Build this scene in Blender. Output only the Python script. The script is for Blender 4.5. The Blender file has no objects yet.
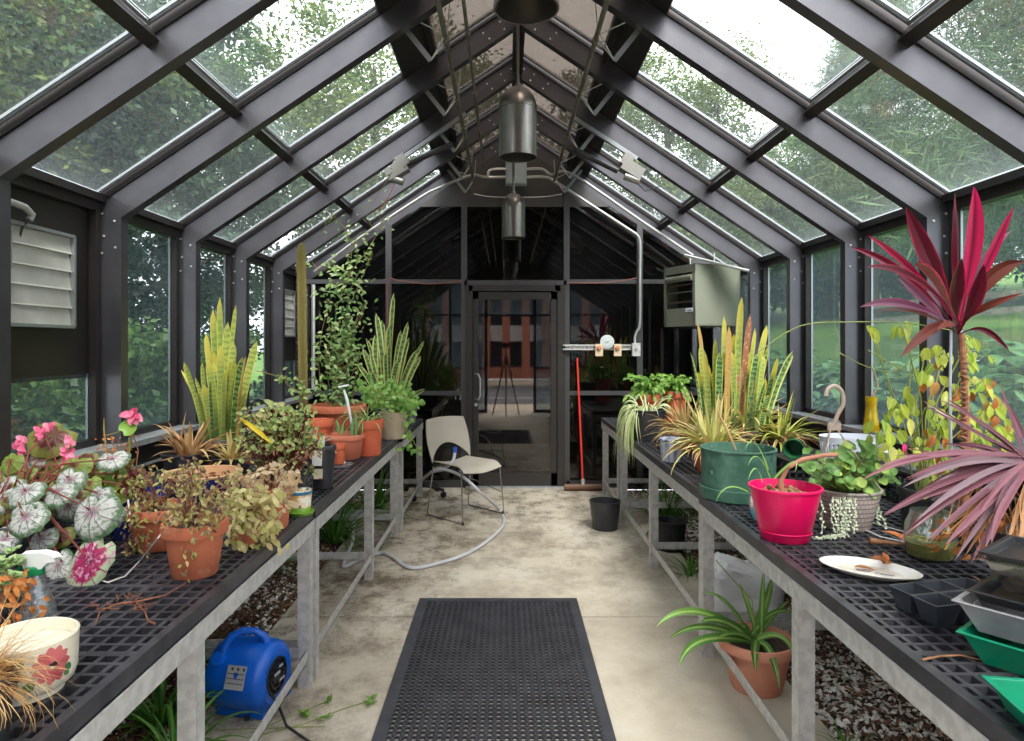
import bpy, math, random
from mathutils import Vector, Matrix
F=660.0; U0=506.0; V0=345.0; CH=1.48
C=bpy.context.scene.collection
PI=math.pi
def V(*a): return Vector(a)
def at(u,v,y): return Vector(((u-U0)*y/F, y, CH-(v-V0)*y/F))
def on(u,v,z): return at(u,v,(CH-z)*F/(v-V0))

# ---------- mesh builder ----------
class MB:
    def __init__(s): s.v=[];s.f=[];s.m=[];s.uv=[];s.r=[];s.mi=0;s.rn=0.0
    def add(s,vs,fs,uvs=None):
        b=len(s.v); s.v+= [tuple(p) for p in vs]
        s.uv+= uvs if uvs else [(0.0,0.0)]*len(vs)
        s.r+=[s.rn]*len(vs)
        for f in fs: s.f.append([b+i for i in f]); s.m.append(s.mi)
    def box(s,c,d,rot=None):
        c=Vector(c); vs=[]
        for x in(-.5,.5):
            for y in(-.5,.5):
                for z in(-.5,.5):
                    p=Vector((x*d[0],y*d[1],z*d[2]))
                    if rot: p=rot@p
                    vs.append(c+p)
        s.add(vs,[(0,1,3,2),(4,6,7,5),(0,4,5,1),(2,3,7,6),(0,2,6,4),(1,5,7,3)])
    def mm(s,a,b): 
        a=Vector(a);b=Vector(b); s.box((a+b)/2,[abs(b[i]-a[i]) for i in range(3)])
    def bar(s,p,q,w,h,up=(0,0,1)):
        p=Vector(p);q=Vector(q);d=(q-p);L=d.length;d=d/L
        x=d.cross(Vector(up)); 
        if x.length<1e-4: x=d.cross(Vector((1,0,0)))
        x.normalize(); z=x.cross(d)
        R=Matrix((x,d,z)).transposed()
        s.box((p+q)/2,(w,L,h),R)
    def tube(s,pts,r,n=8,cap=True):
        pts=[Vector(p) for p in pts]; N=len(pts)
        rs=r if isinstance(r,(list,tuple)) else [r]*N
        t0=(pts[1]-pts[0]).normalized(); a=t0.orthogonal().normalized(); vs=[];uv=[]
        for i in range(N):
            t=(pts[min(i+1,N-1)]-pts[max(i-1,0)])
            t=t.normalized() if t.length>1e-9 else t0
            a=(a-t*a.dot(t)); a=a.normalized() if a.length>1e-6 else t.orthogonal().normalized()
            b=t.cross(a)
            for k in range(n):
                g=2*PI*k/n; vs.append(pts[i]+(a*math.cos(g)+b*math.sin(g))*rs[i]); uv.append((k/n,i/(N-1)))
        fs=[(i*n+k,i*n+(k+1)%n,(i+1)*n+(k+1)%n,(i+1)*n+k) for i in range(N-1) for k in range(n)]
        if cap: fs+=[tuple(range(n))[::-1],tuple((N-1)*n+k for k in range(n))]
        s.add(vs,fs,uv)
    def lathe(s,prof,c=(0,0,0),n=28,rot=None,sx=1,sy=1,mis=None):
        c=Vector(c); vs=[];uv=[]
        for j,(r,z) in enumerate(prof):
            for k in range(n):
                g=2*PI*k/n; p=Vector((r*math.cos(g)*sx,r*math.sin(g)*sy,z))
                if rot: p=rot@p
                vs.append(c+p); uv.append((k/n,j/(len(prof)-1)))
        b=len(s.v); s.v+=[tuple(p) for p in vs]; s.uv+=uv; s.r+=[s.rn]*len(vs)
        for j in range(len(prof)-1):
            for k in range(n):
                s.f.append([b+j*n+k,b+j*n+(k+1)%n,b+(j+1)*n+(k+1)%n,b+(j+1)*n+k]); s.m.append(mis[j] if mis else s.mi)
    def ball(s,c,r,n=8,sz=1):
        pr=[(max(1e-6,r*math.sin(PI*i/(n//2+2))),-r*sz*math.cos(PI*i/(n//2+2))) for i in range(n//2+3)]
        pr[0]=(1e-6,-r*sz); pr[-1]=(1e-6,r*sz); s.lathe(pr,c,n)
    def prism(s,poly,a,b,ax=1):
        # poly in the two other axes, extruded from a to b along ax
        n=len(poly)
        def mk(p,t):
            if ax==1: return (p[0],t,p[1])
            if ax==0: return (t,p[0],p[1])
            return (p[0],p[1],t)
        vs=[mk(p,a) for p in poly]+[mk(p,b) for p in poly]
        s.add(vs,[tuple(range(n)),tuple(range(n,2*n))[::-1]]+[(i,(i+1)%n,n+(i+1)%n,n+i) for i in range(n)])
    def quad(s,a,b,c,d): s.add([a,b,c,d],[(0,1,2,3)],[(0,0),(1,0),(1,1),(0,1)])
    def blade(s,p,az,el,L,w,droop=1.0,n=8,fold=.25,shape=0,twist=0,curl=None):
        # a long leaf: starts at p, heading az (deg), elevation el (deg), bending down droop (rad in all)
        p=Vector(p); a=math.radians(az); e=math.radians(el); vs=[];uv=[]
        s.rn=random.random(); side0=Vector((-math.sin(a),math.cos(a),0))
        for i in range(n+1):
            t=i/n; ee=e-droop*(t**1.5)
            d=Vector((math.cos(a)*math.cos(ee),math.sin(a)*math.cos(ee),math.sin(ee)))
            if i: p=p+d*(L/n)
            if shape==0: ww=w*(min(1,.55+1.6*t))*(1-t**3)**.8      # strap
            elif shape==1: ww=w*math.sin(PI*min(1,(t*.93+.07)))**.75 if t<1 else 0  # lance
            elif shape==2: ww=w*(.75+.5*t-.25*t*t)*(1 if t<.8 else math.sqrt(max(0,1-((t-.8)/.2)**2)))   # snake plant
            elif shape==3: ww=w*(1-t)**.7                      # aloe taper
            else: ww=w*((.16+.0*t) if t<.25 else math.sin(PI*min(1,(t-.25)/.75*.95+.08))**.8+.05*(1-t)) # stalked (cordyline)
            ww=max(ww,.0004); tw=twist*t
            sd=side0.copy(); nn=d.cross(sd)*-1
            if nn.z<0 and el<80: nn=-nn
            sd2=sd*math.cos(tw)+nn*math.sin(tw); n2=nn*math.cos(tw)-sd*math.sin(tw)
            vs+=[p+sd2*ww/2+n2*ww*fold/2,p,p-sd2*ww/2+n2*ww*fold/2]
            uv+=[(0,t),(.5,t),(1,t)]
        fs=[]
        for i in range(n):
            b=i*3; fs+=[(b,b+1,b+4,b+3),(b+1,b+2,b+5,b+4)]
        s.add(vs,fs,uv); return p
    def leaf(s,p,d,nrm,L,w,fold=.2,shape=0,curl=.3):
        # broad leaf on a 4x3 grid; d heading, nrm face normal
        p=Vector(p); d=Vector(d).normalized(); nrm=Vector(nrm); nrm=(nrm-d*nrm.dot(d))
        nrm=nrm.normalized() if nrm.length>1e-5 else d.orthogonal().normalized()
        sd=d.cross(nrm); s.rn=random.random()
        pr={0:[.05,.75,1,.8,.0],1:[.35,1,.95,.6,.0],2:[.6,1.05,1.08,.85,.3],3:[.1,.55,1,.65,.0]}[shape]
        vs=[];uv=[]
        for i,k in enumerate(pr):
            t=i/4; c=p+d*L*t-nrm*L*curl*t*t
            ww=w*k/2
            vs+=[c+sd*ww+nrm*ww*fold,c,c-sd*ww+nrm*ww*fold]; uv+=[(.5-.5*k,t),(.5,t),(.5+.5*k,t)]
        fs=[]
        for i in range(4):
            b=i*3; fs+=[(b,b+1,b+4,b+3),(b+1,b+2,b+5,b+4)]
        s.add(vs,fs,uv)
    def palm(s,p,nrm,up,w,h,n=20):
        # big heart shaped begonia leaf, radial uv (angle, radius)
        p=Vector(p);nrm=Vector(nrm).normalized();b=Vector(up);b=(b-nrm*b.dot(nrm)).normalized();a=b.cross(nrm); s.rn=random.random()
        vs=[p+b*h*.22];uv=[(.5,0)]; ph=random.uniform(0,6); sk=random.uniform(-.15,.15)
        for q,cup in ((.3,.02),(.62,.0),(.86,-.05),(1,-.13)):
            for k in range(n):
                g=2*PI*k/n; c=math.cos(g); r=(1-.42*math.exp(-(g if g<PI else 2*PI-g)**2/.10))*(1+.16*max(0,-c)**3)*(1+.035*math.sin(7*g+ph))*(1+sk*math.sin(g))
                vs.append(vs[0]+(a*math.sin(g)*w*.5*r+b*c*h*.5*r)*q+nrm*(w+h)*.5*(cup+.02*math.sin(9*g)*q)); uv.append((k/n,q))
        fs=[(0,1+k,1+(k+1)%n) for k in range(n)]
        for j in range(3): fs+=[(1+j*n+k,1+(j+1)*n+k,1+(j+1)*n+(k+1)%n,1+j*n+(k+1)%n) for k in range(n)]
        s.add(vs,fs,uv)
    def disc(s,p,nrm,r,n=9,cup=.25,lobes=0):
        # round (geranium) leaf with centre vertex
        p=Vector(p);nrm=Vector(nrm).normalized();a=nrm.orthogonal().normalized();b=nrm.cross(a); s.rn=random.random()
        vs=[p];uv=[(.5,0)]
        for ring,(q,h) in enumerate(((.55,.05),(1,cup))):
            for k in range(n):
                g=2*PI*k/n; rr=r*q*(1+(.12*math.cos(g*lobes) if lobes else 0))*(1-.35*(k==0))
                vs.append(p+(a*math.cos(g)+b*math.sin(g))*rr+nrm*r*h); uv.append((g/6.283,q))
        fs=[(0,1+k,1+(k+1)%n) for k in range(n)]+[(1+k,1+n+k,1+n+(k+1)%n,1+(k+1)%n) for k in range(n)]
        s.add(vs,fs,uv)
    def build(s,name,mat,parent=None,smooth=True,kind=None):
        me=bpy.data.meshes.new(name); me.from_pydata(s.v,[],s.f)
        ms=mat if isinstance(mat,(list,tuple)) else [mat]
        for m in ms: me.materials.append(m)
        me.polygons.foreach_set('material_index',s.m)
        ul=me.uv_layers.new(name='UVMap'); li=[0]*len(me.loops); me.loops.foreach_get('vertex_index',li)
        fl=[]; 
        for i in li: fl+=s.uv[i]
        ul.data.foreach_set('uv',fl)
        at_=me.attributes.new('rnd','FLOAT','POINT'); at_.data.foreach_set('value',s.r)
        if smooth:
            me.polygons.foreach_set('use_smooth',[True]*len(me.polygons))
            try: me.set_sharp_from_angle(angle=math.radians(38))
            except Exception: pass
        me.update()
        o=bpy.data.objects.new(name,me); C.objects.link(o)
        if parent is not None: o.parent=parent
        if kind: o['kind']=kind
        return o
def rebase(root):
    pass
def thing(name,label,cat,loc=(0,0,0),group=None,rz=0):
    o=bpy.data.objects.new(name,None); C.objects.link(o); o.location=loc; o.rotation_euler=(0,0,rz)
    o.empty_display_size=.05; o['label']=label; o['category']=cat
    if group: o['group']=group
    return o
def tag(o,label,cat,group=None):
    o['label']=label;o['category']=cat
    if group:o['group']=group
    return o
def struct(o): o['kind']='structure'; return o
def copytree(o,parent=None,loc=None,rz=None,label=None,scale=None):
    c=o.copy(); C.objects.link(c)
    if parent is not None: c.parent=parent
    for ch in [x for x in o.children]: copytree(ch,c)
    if loc is not None: c.location=loc
    if rz is not None: c.rotation_euler=(0,0,rz)
    if label: c['label']=label
    if scale: c.scale=(scale,)*3 if not isinstance(scale,tuple) else scale
    return c

# ---------- materials ----------
def nodes(name):
    m=bpy.data.materials.new(name); m.use_nodes=True; t=m.node_tree; t.nodes.clear()
    o=t.nodes.new('ShaderNodeOutputMaterial'); return m,t,o
def N(t,ty,**k):
    n=t.nodes.new(ty)
    for a,b in k.items():
        if a.startswith('_'): setattr(n,a[1:],b)
        else: n.inputs[a.replace('__',' ')].default_value=b
    return n
def L4(c): return (c[0],c[1],c[2],1)
def srgb(r,g,b):
    f=lambda x:(x/255/12.92) if x<=10 else ((x/255+.055)/1.055)**2.4
    return (f(r),f(g),f(b))
def noisef(t,scale,detail=4,coord='Object',rough=.55,stretch=None):
    tc=N(t,'ShaderNodeTexCoord'); n=N(t,'ShaderNodeTexNoise',Scale=scale,Detail=detail,Roughness=rough)
    if stretch:
        mp=N(t,'ShaderNodeMapping'); mp.inputs['Scale'].default_value=stretch
        t.links.new(tc.outputs[coord],mp.inputs[0]); t.links.new(mp.outputs[0],n.inputs['Vector'])
    else: t.links.new(tc.outputs[coord],n.inputs['Vector'])
    return n.outputs['Fac']
def ramp(t,fac,stops):
    r=N(t,'ShaderNodeValToRGB'); e=r.color_ramp.elements
    while len(e)<len(stops): e.new(.5)
    for i,(p,c) in enumerate(stops): e[i].position=p; e[i].color=L4(c) if len(c)==3 else c
    t.links.new(fac,r.inputs[0]); return r.outputs[0]
def mix(t,f,a,b):
    n=N(t,'ShaderNodeMix',_data_type='RGBA')
    for s_,x in ((0,f),(6,a),(7,b)):
        if hasattr(x,'links') or hasattr(x,'is_linked'): t.links.new(x,n.inputs[s_])
        else: n.inputs[s_].default_value=x if s_==0 else L4(x)
    return n.outputs[2]
def math_(t,op,a,b=0.0,c=None,clamp=False):
    n=N(t,'ShaderNodeMath',_operation=op,_use_clamp=clamp)
    for i,x in enumerate((a,b,c)):
        if x is None: continue
        if hasattr(x,'is_linked'): t.links.new(x,n.inputs[i])
        else: n.inputs[i].default_value=x
    return n.outputs[0]
def M(name,col,rough=.5,metal=0,col2=None,ns=6,lo=.35,hi=.65,bump=0,bs=60,spec=.5,coat=0,stretch=None,col3=None,ns3=30,lo3=.55,hi3=.62,detail=5,sss=0):
    m,t,o=nodes(name); b=N(t,'ShaderNodeBsdfPrincipled',Roughness=rough,Metallic=metal)
    b.inputs['Specular IOR Level'].default_value=spec; b.inputs['Coat Weight'].default_value=coat
    b.inputs['Base Color'].default_value=L4(col)
    if col2:
        c=ramp(t,noisef(t,ns,detail,stretch=stretch),[(lo,col),(hi,col2)])
        if col3:
            f=ramp(t,noisef(t,ns3,6),[(lo3,(0,0,0)),(hi3,(1,1,1))]); c=mix(t,f,c,col3)
        t.links.new(c,b.inputs['Base Color'])
    if bump:
        bn=N(t,'ShaderNodeBump',Strength=bump,Distance=.01); t.links.new(noisef(t,bs,6),bn.inputs['Height']); t.links.new(bn.outputs[0],b.inputs['Normal'])
    if sss: b.inputs['Subsurface Weight'].default_value=sss; b.inputs['Subsurface Radius'].default_value=(.02,.02,.02)
    t.links.new(b.outputs[0],o.inputs[0]); return m
def leafM(name,cols,trans=.3,rough=.4,tip=None,tip0=.75,base=None,edge=None,edge0=.7,band=None,bandn=22,vein=None,spec=.4,spots=None):
    m,t,o=nodes(name)
    a=N(t,'ShaderNodeAttribute',_attribute_name='rnd')
    k=len(cols); c=ramp(t,a.outputs['Fac'],[(i/max(1,k-1),x) for i,x in enumerate(cols)]) if k>1 else None
    if c is None:
        rg=N(t,'ShaderNodeRGB'); rg.outputs[0].default_value=L4(cols[0]); c=rg.outputs[0]
    uv=N(t,'ShaderNodeUVMap',_uv_map='UVMap'); sp=N(t,'ShaderNodeSeparateXYZ'); t.links.new(uv.outputs[0],sp.inputs[0])
    U_,V_=sp.outputs[0],sp.outputs[1]
    nz=noisef(t,35,3)
    if band:
        w=math_(t,'MULTIPLY_ADD',V_,bandn*6.28,math_(t,'MULTIPLY',nz,9.0)); w=math_(t,'SINE',w)
        f=ramp(t,w,[(.1,(0,0,0)),(.55,(1,1,1))]); c=mix(t,f,c,band)
    e_=math_(t,'ABSOLUTE',math_(t,'SUBTRACT',U_,.5)); e2=math_(t,'MULTIPLY',e_,2.0)
    if vein:
        f=ramp(t,e2,[(.0,(1,1,1)),(vein[1],(0,0,0))]); c=mix(t,f,c,vein[0])
    if edge:
        f=ramp(t,math_(t,'ADD',e2,math_(t,'MULTIPLY',math_(t,'SUBTRACT',nz,.5),.5)),[(edge0,(0,0,0)),(min(1,edge0+.15),(1,1,1))]); c=mix(t,f,c,edge)
    if base:
        f=ramp(t,V_,[(0,(1,1,1)),(.45,(0,0,0))]); c=mix(t,f,c,base)
    if tip:
        f=ramp(t,math_(t,'ADD',V_,math_(t,'MULTIPLY',math_(t,'SUBTRACT',a.outputs['Fac'],.5),.5)),[(tip0,(0,0,0)),(min(1,tip0+.25),(1,1,1))]); c=mix(t,f,c,tip)
    if spots:
        f=ramp(t,noisef(t,spots[1],4),[(spots[2],(0,0,0)),(spots[2]+.05,(1,1,1))]); c=mix(t,f,c,spots[0])
    b=N(t,'ShaderNodeBsdfPrincipled',Roughness=rough); b.inputs['Specular IOR Level'].default_value=spec
    tr=N(t,'ShaderNodeBsdfTranslucent'); mx=N(t,'ShaderNodeMixShader',Fac=trans)
    t.links.new(c,b.inputs['Base Color']); t.links.new(c,tr.inputs[0])
    t.links.new(b.outputs[0],mx.inputs[1]); t.links.new(tr.outputs[0],mx.inputs[2]); t.links.new(mx.outputs[0],o.inputs[0]); return m
def radialM(name,col,centre,edge,veinc,nv=9,e0=.72,c0=.35,trans=.15,spot=None):
    m,t,o=nodes(name); uv=N(t,'ShaderNodeUVMap',_uv_map='UVMap'); sp=N(t,'ShaderNodeSeparateXYZ'); t.links.new(uv.outputs[0],sp.inputs[0]); A,R=sp.outputs[0],sp.outputs[1]
    nz=noisef(t,70,4,rough=.7); nn=math_(t,'MULTIPLY',math_(t,'SUBTRACT',nz,.5),.6)
    rr=math_(t,'ADD',R,nn)
    c=ramp(t,rr,[(0,centre),(c0,col),(e0,col),(min(1,e0+.12),edge)])
    if spot: c=mix(t,ramp(t,noisef(t,90,3),[(.54,(0,0,0)),(.6,(1,1,1))]),c,spot)
    w=math_(t,'ABSOLUTE',math_(t,'SINE',math_(t,'MULTIPLY',A,3.14159*nv))); w=math_(t,'MULTIPLY',w,math_(t,'ADD',R,.15))
    f=ramp(t,math_(t,'ADD',w,math_(t,'MULTIPLY',nn,.25)),[(.05,(1,1,1)),(.16,(0,0,0))]); c=mix(t,f,c,veinc)
    b=N(t,'ShaderNodeBsdfPrincipled',Roughness=.45); tr=N(t,'ShaderNodeBsdfTranslucent'); mx=N(t,'ShaderNodeMixShader',Fac=trans)
    bn=N(t,'ShaderNodeBump',Strength=.5,Distance=.003); t.links.new(w,bn.inputs['Height']); t.links.new(bn.outputs[0],b.inputs['Normal'])
    t.links.new(c,b.inputs['Base Color']); t.links.new(c,tr.inputs[0]); t.links.new(b.outputs[0],mx.inputs[1]); t.links.new(tr.outputs[0],mx.inputs[2]); t.links.new(mx.outputs[0],o.inputs[0]); return m
def glassM(name,tint=(.85,.93,.9),dirt=.08,edge=.35,refl=.06,dirtcol=(.6,.68,.72),ns=60):
    m,t,o=nodes(name)
    tp=N(t,'ShaderNodeBsdfTransparent'); tp.inputs[0].default_value=L4(tint)
    gl=N(t,'ShaderNodeBsdfGlossy',Roughness=.02); gl.inputs[0].default_value=(1,1,1,1)
    lw=N(t,'ShaderNodeLayerWeight',Blend=.5); f=math_(t,'MULTIPLY_ADD',math_(t,'POWER',lw.outputs['Facing'],5.0),.75,refl,clamp=True)
    mx=N(t,'ShaderNodeMixShader'); t.links.new(f,mx.inputs[0]); t.links.new(tp.outputs[0],mx.inputs[1]); t.links.new(gl.outputs[0],mx.inputs[2])
    df=N(t,'ShaderNodeBsdfDiffuse'); df.inputs[0].default_value=L4(dirtcol)
    tl=N(t,'ShaderNodeBsdfTranslucent'); tl.inputs[0].default_value=L4(dirtcol)
    ad=N(t,'ShaderNodeMixShader',Fac=.5); t.links.new(df.outputs[0],ad.inputs[1]); t.links.new(tl.outputs[0],ad.inputs[2])
    nz=noisef(t,ns,5,rough=.7); d=math_(t,'MULTIPLY',math_(t,'SUBTRACT',nz,.3,clamp=True),dirt*4.5)
    if edge:
        uv=N(t,'ShaderNodeUVMap',_uv_map='UVMap'); sp=N(t,'ShaderNodeSeparateXYZ'); t.links.new(uv.outputs[0],sp.inputs[0])
        # grime gathers along the lower edge and the sides of each pane
        lo=math_(t,'POWER',math_(t,'SUBTRACT',1.0,sp.outputs[1],clamp=True),9.0)
        sd=math_(t,'POWER',math_(t,'MULTIPLY',math_(t,'ABSOLUTE',math_(t,'SUBTRACT',sp.outputs[0],.5)),2.0),14.0)
        d=math_(t,'ADD',d,math_(t,'MULTIPLY',math_(t,'MAXIMUM',lo,sd),edge),clamp=True)
    m2=N(t,'ShaderNodeMixShader'); t.links.new(d,m2.inputs[0]); t.links.new(mx.outputs[0],m2.inputs[1]); t.links.new(ad.outputs[0],m2.inputs[2])
    t.links.new(m2.outputs[0],o.inputs[0]); return m

bronze=M('bronze_aluminium',(.105,.101,.113),.34,0.8,(.13,.126,.14),3,.4,.6,spec=.5)
bronze_dk=M('bronze_dark',(.010,.008,.0075),.45,0.0,(.015,.012,.011),4)
alu=M('mill_aluminium',(.55,.57,.6),.35,.6,(.42,.44,.47),20)
alu_dull=M('aluminium_mullion',(.075,.073,.078),.45,.4)
galv=M('galvanised_steel',(.48,.475,.47),.5,.3,(.62,.61,.60),28,.4,.6,bump=.02)
emt=M('conduit_steel',(.62,.62,.6),.3,.7)
steel=M('brushed_steel',(.26,.245,.23),.3,.9,(.19,.18,.17),3)
steel_dk=M('weathered_shaft_steel',(.17,.165,.14),.5,.6,(.25,.24,.2),18)
black_pl=M('black_plastic',(.012,.012,.015),.38,0,(.025,.026,.03),15)
glass_roof=glassM('roof_glass',(.84,.87,.86),.05,.10,.04,(.42,.48,.52))
glass_vent=glassM('ridge_vent_glass',(.30,.28,.255),.14,.3,.05,(.22,.195,.17),25)
glass_side=glassM('side_glass',(.74,.79,.80),.13,.16,.05,(.32,.42,.48))
glass_end=glassM('end_glass',(.55,.52,.5),.004,0,.065,(.5,.5,.5))
# ================= GREENHOUSE =================
D=.844; Y=[(4.15+k)*D for k in range(-5,5)]   # portal frame positions, k=-5..4
CX=.09; XL=-2.043; XR=2.234; EZ=2.157; SL=.672; RH=.155; PW=.127; T=.065
HW=(XR-XL)/2; AP=EZ+SL*HW
def low(x): return AP-SL*abs(x-CX)
YF=Y[0]; YB=6.88
tn=[0]
def trim(mb,mat,n=None,smooth=False):
    tn[0]+=1; return struct(mb.build('trim_%d'%tn[0],mat,None,smooth))
bolt_m=M('bolt_zinc',(.6,.6,.6),.3,.8)
for k,y in enumerate(Y):
    m=MB()
    for s,xi in ((-1,XL),(1,XR)):
        xo=xi+s*PW; zb=.955
        m.prism([(xi,zb),(xo,zb),(xo,low(xo)+RH),(xi,low(xi)+RH)] if 0 else [(xi,zb),(xo,zb),(xo,low(xo)+RH-.02),(xi,EZ)],y,y+T)
        m.prism([(xi,EZ),(xo,low(xo)+RH-.02),(xo,low(xo)+RH),(CX,AP+RH),(CX,AP)],y,y+T)
    o=trim(m,bronze)
    bl=MB()
    for s in(-1,1):
        xi=XL if s<0 else XR
        for dx,dz in ((.03,-.16),(.09,-.10),(.1,.02),(.035,-.02),(.10,-.19)):
            bl.lathe([(.007,0),(.007,.004),(.001,.006)],(xi+s*dx,y-.001,EZ+dz),8,Matrix.Rotation(PI/2,3,'X'))
        for dx,dz in ((.1,.03),(.2,.035),(.13,.10),(.24,.10),(.05,.09)):
            x=CX+s*dx; bl.lathe([(.007,0),(.007,.004),(.001,.006)],(x,y-.001,low(x)+dz),8,Matrix.Rotation(PI/2,3,'X'))
    bl.build('frame_bolts',bolt_m,o)
    # glazing bar on top of the rafter and post
    g=MB()
    for s in(-1,1):
        xo=CX+s*(HW+PW+.01)
        p=Vector((xo,y+T/2,low(xo)+RH+.022)); q=Vector((CX,y+T/2,AP+RH+.022))
        g.bar(p,q,.085,.05)
        g.box((CX+s*(HW+PW+.02),y+T/2,1.57),(.04,.07,1.26))
    g.build('glazing_bar',bronze_dk,o,False)
# eave beams, ridge, sills, knee walls
for s in(-1,1):
    xi=XL if s<0 else XR; xo=xi+s*PW
    m=MB(); m.mm((xo-s*.02,YF,2.185),(xo+s*.05,YB,2.262)); m.mm((xo-s*.05,YF,2.235),(xo+s*.03,YB,2.275)); trim(m,bronze_dk)
    m=MB(); m.mm((xi-s*.03,YF,.925),(xo+s*.06,YB,.955)); trim(m,alu)
    m=MB(); m.mm((xi-s*.012,YF,.8),(xi,YB,.812)); trim(m,alu)
    m=MB(); m.mm((xi,YF,-.02),(xo+s*.04,YB,.925)); struct(m.build('wall_left' if s<0 else 'wall_right',bronze_dk,None,False))
m=MB(); m.mm((CX-.04,YF,AP+.02),(CX+.04,YB,AP+.2)); trim(m,bronze_dk)
# purlins per bay
def zg(x): return low(x)+RH+.03
for k in range(len(Y)-1):
    y0=Y[k]+T; y1=Y[k+1]
    m=MB()
    for s in(-1,1):
        sl=math.atan(SL)*s
        R=Matrix.Rotation(sl,3,'Y')
        x=CX+s*1.53; m.box((x,(y0+y1)/2,zg(x)-.03),(.055,y1-y0,.07),R)
        x=CX+s*.66; m.box((x,(y0+y1)/2,zg(x)-.015),(.26,y1-y0,.03),R)
        x=CX+s*.57; m.box((x,(y0+y1)/2,zg(x)-.035),(.03,y1-y0,.06),R)
    trim(m,bronze_dk)
wn=[0]
strip=M('glazing_strip_aluminium',(.36,.38,.40),.35,.7)
def pane(a,b,c,d,mat,strips=True,t=.006,w=.014):
    # a,b near->far at bottom ; d,c at top
    wn[0]+=1; a,b,c,d=map(Vector,(a,b,c,d)); n=(b-a).cross(d-a).normalized()*t
    m=MB(); m.add([a,b,c,d,a+n,b+n,c+n,d+n],[(0,1,2,3),(7,6,5,4),(0,4,5,1),(1,5,6,2),(2,6,7,3),(3,7,4,0)],[(0,0),(1,0),(1,1),(0,1)]*2)
    o=struct(m.build('window_%d'%wn[0],mat,None,False))
    if strips:
        q=MB(); cc=(a+b+c+d)/4
        for p,r in ((b,c),(a,d),(a,b)):
            e=(cc-(p+r)/2).normalized()*.004
            q.bar(p+e,r+e,w,.022,n)
            q.bar(p+e*4.5,r+e*4.5,w*.35,.012,n)
        q.build('glazing_strip',strip,o,False)
    return o
white_l=M('white_louvre_paint',(.82,.81,.76),.55,0,(.70,.69,.62),8,bump=.02)
grey_v=M('grey_pipe',(.30,.30,.28),.5)
for k in range(len(Y)-1):
    y0=Y[k]+.085; y1=Y[k+1]-.035
    for s in(-1,1):
        for da,db in ((2.245,1.545),(1.515,.73),(.56,.03)):
            xa=CX+s*da; xb=CX+s*db
            a=(xa,y0,zg(xa));b=(xa,y1,zg(xa));c=(xb,y1,zg(xb));d=(xb,y0,zg(xb))
            pane(a,b,c,d,glass_vent if da<.6 else glass_roof)
        xo=(XL if s<0 else XR)+s*(PW+.02)
        if s<0 and k in (4,8):
            yc=(y0+y1)/2
            m=MB(); m.mm((xo-.02,y0-.05,1.31),(xo,y1+.05,2.19)); o=trim(m,bronze_dk)
            m.__init__(); 
            t=thing('louvre_vent','white louvred shutter vent in the left wall '+('near the front' if k==4 else 'behind the tall column cactus'),'vent',(xo,yc-.06 if k==4 else yc,1.57))
            w=.50;h=.45
            fr=MB()
            for dy in(-w/2,w/2): fr.box((.02,dy,h/2),(.04,.015,h))
            for z in(0,h): fr.box((.02,0,z),(.04,w,.015))
            fr.build('shutter_frame',strip,t,False)
            for i in range(5):
                z0=h*i/5+.005; lm=MB(); lm.quad((.012,-w/2,z0+h/5),(.012,w/2,z0+h/5),(.024,w/2,z0),(.024,-w/2,z0)); lm.quad((.012,-w/2,z0+h/5),(.024,-w/2,z0),(.024,w/2,z0),(.012,w/2,z0+h/5)); lm.box((.023,0,z0),(.008,w,.006)); lm.build('louvre_blade',white_l,t,False)
            lm=MB(); lm.box((.045,-.205,h*.72),(.02,.03,h*.36)); lm.build('linkage_arm',grey_v,t,False)
            pane((xo,y0,.965),(xo,y1,.965),(xo,y1,1.33),(xo,y0,1.33),glass_side)
            if k==4:
                t=thing('conduit_elbow','pale curved pipe elbow above the white shutter vent on the left wall','pipe',(0,0,0))
                q=MB(); pts=[V(xo+.02,2.66,2.04),V(xo+.05,2.74,2.075),V(xo+.06,2.84,2.095),V(xo+.06,2.92,2.09),V(xo+.06,2.965,2.065),V(xo+.055,2.955,2.04)]
                q.tube(pts,.016,10); q.build('pipe',grey_v,t)
                q=MB(); q.tube([pts[-1]+V(0,0,.0),V(xo+.03,2.95,2.01),V(xo+.015,2.95,1.96)],.005,6); q.build('wire',black_pl,t)
        else:
            pane((xo,y0,.965),(xo,y1,.965),(xo,y1,2.185),(xo,y0,2.185),glass_side)
            # inner sash frame
    m=MB()
    for s in(-1,1):
        xo=(XL if s<0 else XR)+s*(PW-.005)
        for z in((.975,) ): m.mm((xo-.02,y0-.04,z-.02),(xo+.02,y1,z+.015))
        for yy in(y0-.02,y1+.005): m.mm((xo-.02,yy-.02,.96),(xo+.02,yy+.012,2.19))
    trim(m,bronze_dk)
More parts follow.
